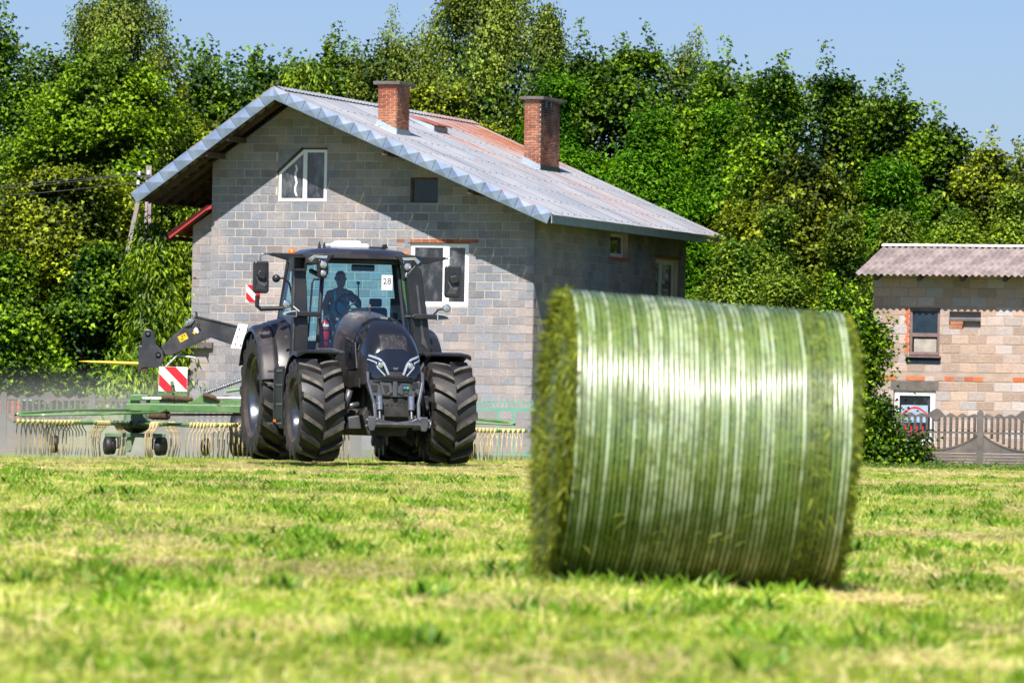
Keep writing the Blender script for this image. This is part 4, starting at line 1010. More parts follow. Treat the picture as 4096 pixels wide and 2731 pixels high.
    q = MB(); q.box(-1.19, -.98, 1.16, 1.5, 2.98, 3.01).box(-1.19, -1.17, 1.16, 1.5, 3.01, 3.19).box(-1.0, -.98, 1.16, 1.5, 3.01, 3.19).box(-1.19, -.98, 1.16, 1.5, 3.19, 3.21).box(-1.17, -1.0, 1.4, 1.5, 3.01, 3.19); q.build('intake_mouth', m_plast, T)
    q = MB(); q.tube([(-1.17, 1.19, 1.4), (-1.155, 1.18, 2.1), (-1.155, 1.24, 2.9)], .012, 6); q.build('duct_seam', m_grey, T)
    # GPS dome and aerials
    q = MB(); q.box(-.33, .30, 2.45, 2.95, 3.395, 3.47); q.box(-.21, .18, 2.5, 2.9, 3.46, 3.515); q.build('gps_receiver', m_wht, T, bevel=.03, seg=3)
    q = MB(); q.loft([[(-.52, 2.5, 3.38), (-.47, 2.5, 3.38), (-.47, 2.56, 3.38), (-.52, 2.56, 3.38)], [(-.505, 2.52, 3.49), (-.49, 2.52, 3.49), (-.49, 2.54, 3.49), (-.505, 2.54, 3.49)]]); q.loft([[(-.44, 2.5, 3.38), (-.39, 2.5, 3.38), (-.39, 2.56, 3.38), (-.44, 2.56, 3.38)], [(-.43, 2.52, 3.48), (-.41, 2.52, 3.48), (-.41, 2.54, 3.48), (-.43, 2.54, 3.48)]]); q.build('aerial', m_plast, T)
    q = MB(); q.box(.33, .56, 2.4, 2.6, 3.39, 3.43).prism([(.50, 3.40), (.60, 3.40), (.58, 3.47), (.53, 3.47)], 'y', 2.4, 2.5); q.build('roof_bracket', m_plast, T)
    # side work lamp on the left rear
    q = MB(); q.tube([(-1.02, 2.0, 2.55), (-1.10, 1.9, 2.80), (-1.2, 1.9, 2.88)], .018, 6).tube([(-1.2, 1.9, 2.88), (-1.30, 1.9, 2.87)], .02, 6); q.build('lamp_bracket', m_plast, T)
    MB().lathe([(-.05, .03), (-.02, .06), (.02, .065), (.03, .0001)], 16, 'y', (-1.31, 1.9, 2.87)).build('round_lamp', m_plast, T, smooth=True)
    # rear marker board bracket (left)
    q = MB(); q.tube([(-1.0, 2.9, 2.42), (-1.36, 2.9, 2.40), (-1.42, 2.9, 2.45), (-1.42, 2.9, 2.62)], .035, 8); q.build('board_bracket', m_plast, T)
    warn_board(T, (-1.60, 2.93, 2.50), .24, .29, -.0)
    # ---- inside the cab
    def seat(x, y, z, sc, nm):
        s_ = part(nm, T)
        MB().box(x-.24*sc, x+.24*sc, y-.25, y+.25, z-.12, z).build('cushion', m_seat, s_, bevel=.04, seg=3); MB().box(x-.23*sc, x+.23*sc, y+.24, y+.34, z, z+.55*sc).build('seat_back', m_seat, s_, bevel=.05, seg=3)
        MB().box(x-.12*sc, x+.12*sc, y+.25, y+.33, z+.56*sc, z+.72*sc).build('headrest', m_seat, s_, bevel=.03, seg=3)
        MB().box(x-.1, x+.1, y-.12, y+.15, 1.5, z-.11).build('seat_post', m_plast, s_)
    seat(-.15, 2.56, 2.04, .85, 'driver_seat'); seat(.52, 2.62, 2.0, .85, 'passenger_seat')
    q = MB(); q.prism([(-.30, 1.55), (-.32, 2.25), (-.20, 2.42), (.12, 2.44), (.22, 2.25), (.22, 1.55)], 'y', 1.52, 1.75); q.build('dashboard', m_plast, T, bevel=.04, seg=3)
    swq = part('steering_wheel', T, (-.135, 1.93, 2.47), (math.radians(-62), 0, 0))
    MB().tube([(.20*math.cos(2*PI*k/28), .20*math.sin(2*PI*k/28), 0) for k in range(28)], .019, 8, closed=True).build('wheel_ring', m_plast, swq, smooth=True)
    q = MB()
    for a in (90, 210, 330): q.tube([(0, 0, -.03), (.19*math.cos(math.radians(a)), .19*math.sin(math.radians(a)), 0)], .02, 6)
    q.tube([(0, 0, .0), (0, 0, -.30)], .03, 8); q.build('wheel_spokes', m_plast, swq)
    q = MB(); q.box(.30, .50, 2.1, 2.4, 2.1, 2.2).tube([(.12, 2.3, 2.35), (.10, 2.3, 2.82)], .01, 6).lathe([(-.02, .028), (.02, .028)], 10, 'y', (.10, 2.3, 2.84)); q.build('control_lever', m_plast, T)
    q = MB(); q.box(-.12, .25, 1.75, 1.83, 3.02, 3.12); q.build('sun_visor', m_plast, T, bevel=.02); MB().box(-.62, -.50, 1.75, 1.78, 2.95, 3.06).build('interior_mirror', m_plast, T, bevel=.01)
    MB().box(.55, .75, 1.9, 1.95, 2.25, 2.6).build('monitor', m_plast, T, bevel=.01)
    # number sheet on the windscreen
    sh = MB().box(.30, .475, 1.455, 1.459, 2.72, 2.955).build('number_sheet', m_paper, T, rot=None)
    text_obj('28', sh, (.3875, 1.452, 2.855), .135, m_blk)
    return T
def warn_board(parent, loc, w_, h_, ang):
    """red and white diagonal board in parent space; loc = lower-left corner"""
    q = part('warning_board', parent, loc)
    MB().box(0, w_, 0, .012, 0, h_).build('board', m_wht, q)
    m = bpy.data.materials.get('board_red_mat') or pm('board_red_mat', (.60, .02, .03), .35, var=.05)
    rect = [(0.004, 0.004), (w_-.004, 0.004), (w_-.004, h_-.004), (.004, h_-.004)]
    s = (w_+h_)/4.6; st = MB()
    for k in range(-1, 3):      # stripes falling to the right
        a = h_*.0 + s*(2*k+.55); poly = clip_poly(clip_poly(rect, 1, 1, a+s), -1, -1, -a)
        if len(poly) >= 3: st.prism(poly, 'y', -.004, -.0005)
    st.build('red_stripes', m, q); return q
TR = build_tractor()
# ------------------------------------------------------------------ driver
def skin_body(name, pts, edges, mat, parent, sub=2):
    me = bpy.data.meshes.new(name); me.from_pydata([p[:3] for p in pts], edges, []); me.materials.append(mat)
    o = bpy.data.objects.new(name, me); COL.objects.link(o); o.parent = parent
    me.skin_vertices.new() if hasattr(me, 'skin_vertices') and not me.skin_vertices and hasattr(me.skin_vertices, 'new') else None
    sk = o.modifiers.new('skin', 'SKIN')
    if not me.skin_vertices:
        pass
    for i, p in enumerate(pts):
        me.skin_vertices[0].data[i].radius = (p[3], p[4] if len(p) > 4 else p[3])
    me.skin_vertices[0].data[0].use_root = True
    sb = o.modifiers.new('sub', 'SUBSURF'); sb.levels = sub; sb.render_levels = sub
    dg = bpy.context.evaluated_depsgraph_get(); m2 = bpy.data.meshes.new_from_object(o.evaluated_get(dg)); bpy.data.objects.remove(o)
    m2.polygons.foreach_set('use_smooth', [True]*len(m2.polygons)); m2.name = name; return m2
def build_driver():
    D = thing('person', 'driver in turquoise vest and dark sunglasses holding the steering wheel behind the windscreen', 'person')
    D.matrix_world = TR.matrix_basis @ Matrix.Translation((-.17, 2.42, 2.13))
    m_skin = pm('tanned_skin_mat', (.36, .20, .14), .55, var=.08); m_vest = pm('turquoise_vest_mat', (.10, .66, .72), .8, var=.08); m_hair = pm('dark_hair_mat', (.03, .022, .018), .7); m_short = pm('shorts_mat', (.05, .06, .09), .85)
    # local frame of the tractor: -y forward
    P = [(0, 0, .02, .15, .12), (0, -.01, .20, .14, .10), (0, -.01, .38, .17, .11), (0, 0, .53, .15, .09), (0, -.01, .61, .058), (0, -.02, .66, .055),
         (-.17, 0, .53, .068), (-.27, -.08, .30, .048), (-.20, -.30, .17, .036), (-.17, -.42, .14, .03),
         (.17, 0, .53, .068), (.30, -.10, .34, .048), (.14, -.33, .42, .036), (.06, -.46, .47, .03),
         (-.10, -.05, .0, .09), (-.16, -.42, .06, .075), (-.17, -.50, -.32, .05), (-.17, -.62, -.40, .04),
         (.10, -.05, .0, .09), (.16, -.42, .06, .075), (.17, -.50, -.32, .05), (.17, -.62, -.40, .04)]
    E_ = [(0,1),(1,2),(2,3),(3,4),(4,5),(3,6),(6,7),(7,8),(8,9),(3,10),(10,11),(11,12),(12,13),(0,14),(14,15),(15,16),(16,17),(0,18),(18,19),(19,20),(20,21)]
    obj('body', skin_body('body', P, E_, m_skin, D), D)
    # head shaped by rings
    hd = MB(); secs = [(-.125, .045, .05, -.03), (-.10, .06, .07, -.035), (-.05, .072, .088, -.02), (0, .078, .098, 0), (.05, .078, .10, .005), (.095, .062, .082, .008), (.122, .03, .04, .01)]
    hd.loft([[(rx*math.cos(2*PI*i/20), ry*math.sin(2*PI*i/20)+oy, z) for i in range(20)] for (z, rx, ry, oy) in secs])
    hd.loft([[(-.012, -.085, .01), (.012, -.085, .01), (.012, -.08, .012), (-.012, -.08, .012)], [(-.018, -.118, -.028), (.018, -.118, -.028), (.018, -.08, -.035), (-.018, -.08, -.035)]])
    for s in (-1, 1): hd.tube([(s*.078, .01, -.02), (s*.088, .015, .0), (s*.088, .018, .025), (s*.078, .012, .03)], .012, 6)
    hd.build('head', m_skin, D, (0, -.04, .765), smooth=True)
    hr = MB(); hr.loft([[(rx*math.cos(2*PI*i/20), ry*math.sin(2*PI*i/20)+oy, z) for i in range(20)] for (z, rx, ry, oy) in ((.035, .082, .085, .022), (.07, .081, .095, .012), (.105, .064, .082, .01), (.13, .03, .04, .01))])
    hr.build('hair', m_hair, D, (0, -.04, .768), smooth=True)
    g = MB()
    for s in (-1, 1): g.lathe([(-.098, .0001), (-.102, .024), (-.092, .027), (-.085, .0001)], 12, 'y', (s*.034, -.002, .015)); g.tube([(s*.06, -.09, .02), (s*.082, -.03, .02), (s*.084, .02, .015)], .004, 5)
    g.box(-.012, .012, -.104, -.097, .015, .022); g.build('sunglasses', m_gloss, D, (0, -.04, .765))
    mo = MB(); mo.box(-.022, .022, -.108, -.09, -.068, -.060); mo.build('mouth', pm('lips_mat', (.25, .09, .08), .6), D, (0, -.04, .765))
    # vest: shell slightly larger than the torso with shoulder straps
    V = [(0, 0, .02, .158, .13), (0, -.01, .20, .150, .112), (0, -.01, .36, .176, .12), (0, -.005, .44, .14, .105)]
    obj('vest', skin_body('vest', V, [(0,1),(1,2),(2,3)], m_vest, D), D)
    st = MB()
    for s in (-1, 1): st.tube([(s*.10, -.105, .40), (s*.095, -.10, .50), (s*.095, -.03, .60), (s*.095, .06, .58), (s*.10, .10, .42)], .022, 6)
    st.build('vest_straps', m_vest, D, smooth=True)
    S_ = [(0, 0, .0, .165, .13), (-.10, -.05, .0, .10), (-.15, -.36, .055, .088), (.10, -.05, .0, .10), (.15, -.36, .055, .088)]
    obj('shorts', skin_body('shorts', S_, [(0,1),(1,2),(0,3),(3,4)], m_short, D), D)
    # hands: palm with five separate bent fingers closed on the wheel rim
    for s, c, d in ((-1, Vector((-.165, -.45, .135)), Vector((.25, -1, -.25))), (1, Vector((.05, -.485, .485)), Vector((-.15, -1, .35)))):
        d.normalize(); side = d.cross(Vector((0, 0, 1))).normalized(); up = side.cross(d)
        h = MB(); h.loft([[c + side*a*.036*k + up*b_*.013*k + d*t for a, b_ in ((-1, -1), (1, -1), (1, 1), (-1, 1))] for t, k in ((-.03, .75), (.01, 1), (.045, 1))])
        for f, (o_, L) in enumerate(((-.028, .033), (-.010, .04), (.010, .037), (.028, .028))):
            b0 = c + side*o_ + d*.043; h.tube([b0, b0 + d*L*.6 + up*.004, b0 + d*L*.9 - up*.022, b0 + d*L*.5 - up*.042], [.0088, .0082, .0076, .0065], 6)
        b0 = c + side*(-s)*.034 + d*.0; h.tube([b0, b0 + side*(-s)*.018 + d*.028 - up*.01, b0 + side*(-s)*.008 + d*.05 - up*.028], [.010, .009, .0075], 6)
        h.build('hand', m_skin, D, smooth=True)
build_driver()
# fire extinguisher standing in the cab corner
def build_extinguisher():
    e = thing('fire_extinguisher', 'red fire extinguisher strapped behind the windscreen, left of the bonnet', 'fire extinguisher')
    e.matrix_world = TR.matrix_basis @ Matrix.Translation((-.575, 1.60, 1.78))
    MB().lathe([(0, .05), (.02, .075), (.36, .075), (.40, .06), (.43, .025), (.45, .02)], 20, 'z').build('cylinder', m_redp, e, smooth=True)
    MB().lathe([(.43, .02), (.47, .02), (.48, .03), (.50, .012)], 12, 'z').box(-.02, .07, -.015, .015, .48, .50).box(-.02, .06, -.012, .012, .51, .525).build('valve', m_greyl, e)
    MB().tube([(.03, 0, .47), (.10, 0, .44), (.125, 0, .30), (.11, 0, .12)], .012, 7).build('hose', m_plast, e, smooth=True)
    MB().lathe([(.10, .077), (.14, .077)], 20, 'z').lathe([(.27, .077), (.30, .077)], 20, 'z').build('strap', m_plast, e)
    MB().box(-.045, .045, -.080, -.072, .34, .375).build('paper_label', m_paper, e)
build_extinguisher()
# ------------------------------------------------------------------ rotary rake behind the tractor
m_green = pm('green_machine_paint_mat', (.085, .205, .06), .45, var=.22, scale=3, dust=.6, dustcol=(.22, .20, .12), coat=.3)
m_green_d = pm('dusty_green_paint_mat', (.11, .19, .10), .55, var=.2, scale=3, dust=.6, dustcol=(.28, .25, .17))
m_coil = pm('cream_tine_coil_mat', (.62, .47, .19), .5, var=.15, scale=9)
m_tine = pm('worn_tine_mat', (.46, .36, .19), .55, var=.4, scale=14, rv=.3)
m_mud = pm('caked_hay_dirt_mat', (.09, .055, .033), .95, var=.5, scale=14, bump=1.0)
m_spring = pm('galvanised_steel_mat', (.42, .43, .44), .3, .8, var=.15, scale=9)
def build_rake():
    K = thing('rotary_rake', 'green twin rotor hay rake with cream spring tines towed behind the tractor', 'hay rake', (-4.2, 100, -.04))
    z0 = .555
    # one tine: coil round the arm and two prongs (arm runs along +x)
    tm = MB()
    for sx in (0,):
        pts = []
        for k in range(40): a = 2*PI*k/10; pts.append((sx + .05*k/40, .038*math.cos(a), .038*math.sin(a)))
        tm.tube(pts, .0075, 5, 0)
        for dx in (.02,): tm.tube([(sx+dx, -.038, 0), (sx+dx, -.05, -.08), (sx+dx, -.12, -.16), (sx+dx, -.135, -.36), (sx+dx, -.10, -.58)], [.011, .011, .010, .009, .007], 5, 1)
    tine = tm.mesh('tine', [m_coil, m_tine], True)
    armm = MB().tube([(.22, 0, 0), (2.17, 0, 0)], .026, 10).mesh('tine_arm', m_green, True)
    collar = MB().tube([(.30, 0, 0), (.40, 0, 0)], .048, 10).tube([(.52, 0, 0), (.58, 0, 0)], .04, 10).mesh('arm_collar', m_grey, True)
    for ci, cx in enumerate((-2.385, 2.37)):
        rot = part('rotor', K, (cx, 0, z0))
        for k in range(12):
            a = math.radians(15 + 30*k + ci*4)
            ao = obj('tine_arm', armm, K, (cx, 0, z0), (0, 0, a)); obj('arm_collar', collar, ao)
            lift = 0
            for q in range(4 if True else 0):
                for w_ in range(2):
                    pass
            for q in range(8): obj('tine', tine, ao, (1.46 + .088*q, 0, 0), (random.Random(k*9+q).uniform(-.06, .06), 0, 0))
        MB().lathe([(-.10, .10), (-.08, .22), (-.02, .27), (.04, .27), (.06, .22), (.16, .20), (.24, .18), (.25, .10)], 28, 'z').build('gearbox', m_green_d, rot, auto=30)
        MB().lathe([(-.16, .12), (-.08, .25)], 24, 'z').build('grease_skirt', m_blk, rot, auto=30)
        MB().box(-.05, .05, -.05, .05, -.24, -.1).build('rotor_post', m_green_d, rot)
        # tandem running gear
        MB().box(-.50, .50, -.55, -.47, -.24, -.17).box(-.50, .50, .40, .48, -.24, -.17).box(-.06, .06, -.5, .45, -.22, -.16).prism([(-.10, -.16), (.05, -.16), (-.05, -.50), (-.15, -.50)], 'y', -.5, -.44).build('running_gear', m_green_d, rot, bevel=.008)
        wm = MB(); wm.lathe([(-.06, .07), (-.065, .11), (-.05, .15), (-.02, .16), (.02, .16), (.05, .15), (.065, .11), (.06, .07)], 22).lathe([(-.04, .03), (-.035, .075), (.035, .075), (.04, .03)], 14)
        wme = wm.mesh('gauge_wheel', m_tyre, True)
        for (wx, wy) in ((-.45, -.5), (.45, -.5), (-.45, .5), (.45, .5), (1.15, 1.6), (-1.55, 1.6)):
            obj('gauge_wheel', wme, K, (cx+wx, wy, .16), (0, 0, .25 if wx < 0 else -.2))
            sx = 1 if wx < 0 else -1
            if abs(wx) < 1: MB().tube([(cx+wx+sx*.02, wy, .30), (cx+wx+sx*.11, wy, .30), (cx+wx+sx*.115, wy, .12), (cx+wx, wy, .12)], .018, 6).build('wheel_fork', m_blk, K)
            else: MB().tube([(cx+wx, wy, .16), (cx+wx*.98, wy*.95, .50), (cx, 0, .56)], .012, 6).build('wheel_fork', m_green_d, K)
        s = -1 if ci == 0 else 1
        # guard frame: front loop of pipe
        MB().tube([(cx-s*.0, -1.0, .79), (cx+s*1.0, -1.6, .77), (cx+s*1.80, -2.42, .70), (cx+s*1.90, -2.5, .67), (cx+s*1.84, -2.53, .665), (cx+s*.45, -2.5, .71), (cx-s*.52, -2.0, .755), (cx-s*.6, -1.0, .8)], .022, 8).build('guard_frame', m_green, K, smooth=True)
        MB().prism([(cx+s*.25, .70), (cx+s*.42, .755), (cx+s*.62, .70)], 'y', -2.54, -2.50).tube([(cx+s*.43, -2.52, .70), (cx+s*.37, -2.53, .60)], .014, 6).build('guard_latch', m_green, K)
        # boom to the middle frame
        xa, xb = sorted((cx+s*.02, s*.25))
        bm = MB(); bm.box(xa, xb, -1.06, -.92, .775, .905); bm.build('boom', m_green, K, bevel=.012)
        MB().box(cx-.12, cx+.14, -1.05, -.5, .78, .90).build('boom_head', m_green, K, bevel=.015)
        MB().box(cx-.06, cx+.26, -.75, -.45, .955, 1.06).box(cx-.1, cx+.1, -.7, -.3, .78, .96).build('gear_cover', m_green, K, bevel=.012)
        MB().lathe([(cx-.28 if s > 0 else cx+.28, .06), (cx-.32 if s > 0 else cx+.36, .085), (cx-.5 if s > 0 else cx+.62, .085), (cx-.56 if s > 0 else cx+.66, .05)], 14, 'x', (0, -.95, .71), ).build('shaft_boot', m_mud, K)
        c = (cx, -1.0)
        MB().prism([(cx-s*1.02, .93), (cx-s*1.22, 1.10), (cx-s*1.28, 1.10), (cx-s*1.65, .93)], 'y', -1.05, -.98).build('spring_bracket', m_green, K, bevel=.006)
        pts = []
        A = Vector((cx-s*1.24, -1.1, 1.10)); Bv = Vector((cx-s*2.2, -1.05, 1.46)); d = (Bv-A); L = d.length; d.normalize(); u = Vector((0, 1, 0)); v = d.cross(u)
        for k in range(26*8): a = 2*PI*k/8; pts.append(A + d*L*k/(26*8) + (u*math.cos(a)+v*math.sin(a))*.034)
        MB().tube(pts, .0105, 5).build('balance_spring', m_spring, K, smooth=True)
        MB().tube([A, Bv], .022, 8).build('spring_core', m_grey, K)
        MB().tube([(cx-s*.18, -1.02, 1.0), (cx-s*.50, -1.02, 1.0)], .018, 8).tube([(cx-s*1.3, -1.08, 1.03), (cx-s*2.0, -1.08, 1.035)], .012, 8).build('ram_rod', m_chrome, K)
        MB().tube([(cx-s*.50, -1.03, 1.0), (cx-s*.62, -1.03, 1.02), (cx-s*.95, -1.03, .995), (cx-s*1.05, -1.03, 1.0)], [.04, .055, .045, .035], 9).tube([(cx-s*1.24, -1.1, 1.09), (cx-s*1.45, -1.1, 1.02), (cx-s*1.52, -1.1, .96)], [.05, .035, .02], 8).build('caked_dirt', m_mud, K, smooth=True)
        MB().tube([(cx-s*.62, -1.0, .72), (cx-s*1.3, -.98, .735), (cx-s*2.1, -.9, .75)], .02, 8).build('drive_shaft', m_mud, K)
        MB().tube([(cx-s*1.6, -.3, 1.15), (cx-s*2.4, -.2, 1.28)], .03, 8).box(min(cx-s*.2, cx-s*2.2), max(cx-s*.2, cx-s*2.2), -.4, -.3, .92, 1.0).build('rear_boom_pipe', m_green, K)
        warn_board(K, (cx-.08+(.5 if s < 0 else -.9), -.5, 1.13), .50, .43, 0)
        mb = MB(); bx = cx+(.42 if s < 0 else -.98); mb.box(bx, bx+.5, -.50, -.42, 1.05, 1.10).tube([(bx+.25, -.55, 1.12), (bx+.25, -.56, 1.24)], .02, 6).box(bx+.21, bx+.27, -.6, -.55, 1.24, 1.31); mb.build('board_mount', m_green, K)
    # middle frame and drawbar
    b = MB(); b.box(-.30, .30, -1.3, 1.6, .78, 1.02); b.loft([[(-.1, -1.3, .8), (.1, -1.3, .8), (.1, -1.3, .98), (-.1, -1.3, .98)], [(.98, -6.4, .55), (1.12, -6.4, .55), (1.12, -6.4, .67), (.98, -6.4, .67)]]); b.box(-.2, .2, -1.2, -.9, 1.0, 1.5)
    b.build('main_frame', m_green, K, bevel=.015)
    tw = MB(); tw.lathe([(-.16, .2), (-.17, .32), (-.12, .40), (.12, .40), (.17, .32), (.16, .2)], 26).lathe([(-.1, .04), (-.08, .2), (.08, .2), (.1, .04)], 16); tme = tw.mesh('transport_wheel', m_tyre, True)
    for s in (-1, 1): obj('transport_wheel', tme, K, (s*.62, 1.5, .40))
    MB().box(-.6, .6, 1.42, 1.55, .38, .48).box(-.08, .08, 1.4, 1.56, .45, .85).build('transport_axle', m_green_d, K)
build_rake()
# ------------------------------------------------------------------ telescopic handler behind the tractor
def build_handler():
    H = thing('telescopic_handler', 'black loader boom with yellow bale spear reaching out behind the tractor', 'loader', (0, 106, 0))
    mb_ = pm('scratched_black_paint_mat', (.030, .032, .037), .4, var=.25, scale=3, dust=.35, dustcol=(.17, .12, .10))
    MB().prism([(-5.91, 2.53), (-5.10, 2.35), (-3.2, 1.92), (-3.2, 1.60), (-5.14, 1.98), (-5.46, 2.10), (-5.64, 2.14), (-6.40, 1.78), (-6.46, 1.80), (-6.54, 1.93)], 'y', -.02, .16).build('boom', mb_, H, bevel=.012)
    MB().prism([(-5.93, 2.545), (-5.12, 2.365), (-5.12, 2.335), (-5.91, 2.51)], 'y', -.04, .18).prism([(-5.62, 2.13), (-6.40, 1.77), (-6.41, 1.79), (-5.63, 2.155), (-5.14, 1.995), (-5.14, 1.975)], 'y', -.04, .18).build('boom_flange', mb_, H)
    MB().prism([(-5.24, 1.94), (-5.10, 2.40), (-4.92, 2.38), (-5.02, 1.92)], 'y', -.06, .20).build('boom_collar', m_wht, H, bevel=.01)
    b = MB()
    for (x, z) in ((-5.15, 2.02), (-5.12, 2.15), (-5.08, 2.30), (-5.05, 2.0)): b.lathe([(-.075, .012), (-.06, .014)], 8, 'y', (x, 0, z))
    b.build('bolt', m_grey, H)
    MB().prism([(-6.88, 2.20), (-6.84, 2.25), (-6.72, 2.25), (-6.68, 2.20), (-6.64, 1.98), (-6.50, 1.86), (-6.48, 1.72), (-6.55, 1.56), (-6.88, 1.54), (-6.92, 1.46), (-6.95, 1.46), (-6.95, 1.95), (-6.90, 1.95)], 'y', -.08, .22).build('tool_carriage', mb_, H, bevel=.01)
    for (x, z, r) in ((-6.78, 2.18, .05), (-6.58, 1.79, .05), (-5.84, 2.36, .03)): MB().lathe([(-.10, r), (-.10, r*.62), (-.07, r*.6), (-.07, .0001)], 16, 'y', (x, 0, z)).build('pivot_boss', m_grey, H)
    MB().box(-6.90, -6.78, -.06, .2, 1.48, 1.66).build('spear_socket', m_mud, H)
    MB().tube([(-6.76, .05, 1.615), (-6.92, .05, 1.62), (-7.45, .05, 1.63), (-7.9, .05, 1.64), (-8.07, .05, 1.642)], [.022, .034, .028, .018, .006], 12).build('bale_spear', m_yellow, H, smooth=True)
    MB().tube([(-6.52, .07, 1.86), (-6.35, .07, 1.80), (-5.9, .1, 1.75)], .02, 8).tube([(-6.45, 0, 1.56), (-6.1, .05, 1.93)], .022, 8).build('tilt_link', m_spring, H)
    d = MB().prism([(-6.10, 2.40), (-6.02, 2.48), (-5.92, 2.46), (-5.98, 2.36), (-6.08, 2.33)], 'y', -.055, -.021).lathe([(-.09, .03), (-.05, .04)], 10, 'y', (-6.0, 0, 2.42)).lathe([(-.08, .022), (-.05, .03)], 10, 'y', (-6.05, 0, 2.38)); d.build('pin_lock', m_spring, H)
    def sticker(cx, cz, w_, h_, ang, mat):
        q = MB(); q.M = Matrix.Translation((cx, 0, cz)) @ Matrix.Rotation(-ang, 4, 'Y'); q.box(-w_/2, w_/2, -.0225, -.0205, -h_/2, h_/2); return q.build('sticker', mat, H)
    s1 = sticker(-6.13, 2.12, .12, .17, math.radians(-62), m_yellow)
    q = MB(); q.M = Matrix.Translation((-6.13, 0, 2.12)) @ Matrix.Rotation(math.radians(62), 4, 'Y')
    for (cx, cz) in ((-.025, .045), (-.025, .0), ):
        q.prism([(cx-.02, cz-.015), (cx+.02, cz-.015), (cx, cz+.02)], 'y', -.0240, -.0228)
    q.prism([(.012, -.06), (.028, -.06), (.028, -.0), (.012, -.0)], 'y', -.0240, -.0228); q.build('sticker_symbol', m_blk, s1)
    sticker(-5.92, 2.22, .05, .05, math.radians(-40), m_yellow); sticker(-5.88, 2.26, .10, .07, math.radians(-40), m_paper)
    # body hidden behind the tractor
    MB().prism([(-4.55, .6), (-4.4, 1.5), (-3.3, 1.75), (-1.5, 1.75), (-1.35, .6)], 'y', -.8, .8).build('body', mb_, H, bevel=.03)
    MB().box(-3.2, -2.6, .2, .8, 1.75, 2.1).build('engine_cover', mb_, H, bevel=.03)
    for x in (-3.9, -2.0):
        for y in (-.85, .85):
            wq = part('wheel', H, (x, y, .52 - .04), (0, 0, PI/2)); MB().lathe([(-.2, .28), (-.2, .48), (-.15, .52), (.15, .52), (.2, .48), (.2, .28)], 28).build('tyre', m_tyre, wq, auto=40); MB().lathe([(-.15, .28), (-.1, .12), (.1, .12), (.15, .28)], 20).build('rim', m_rim, wq)
build_handler()
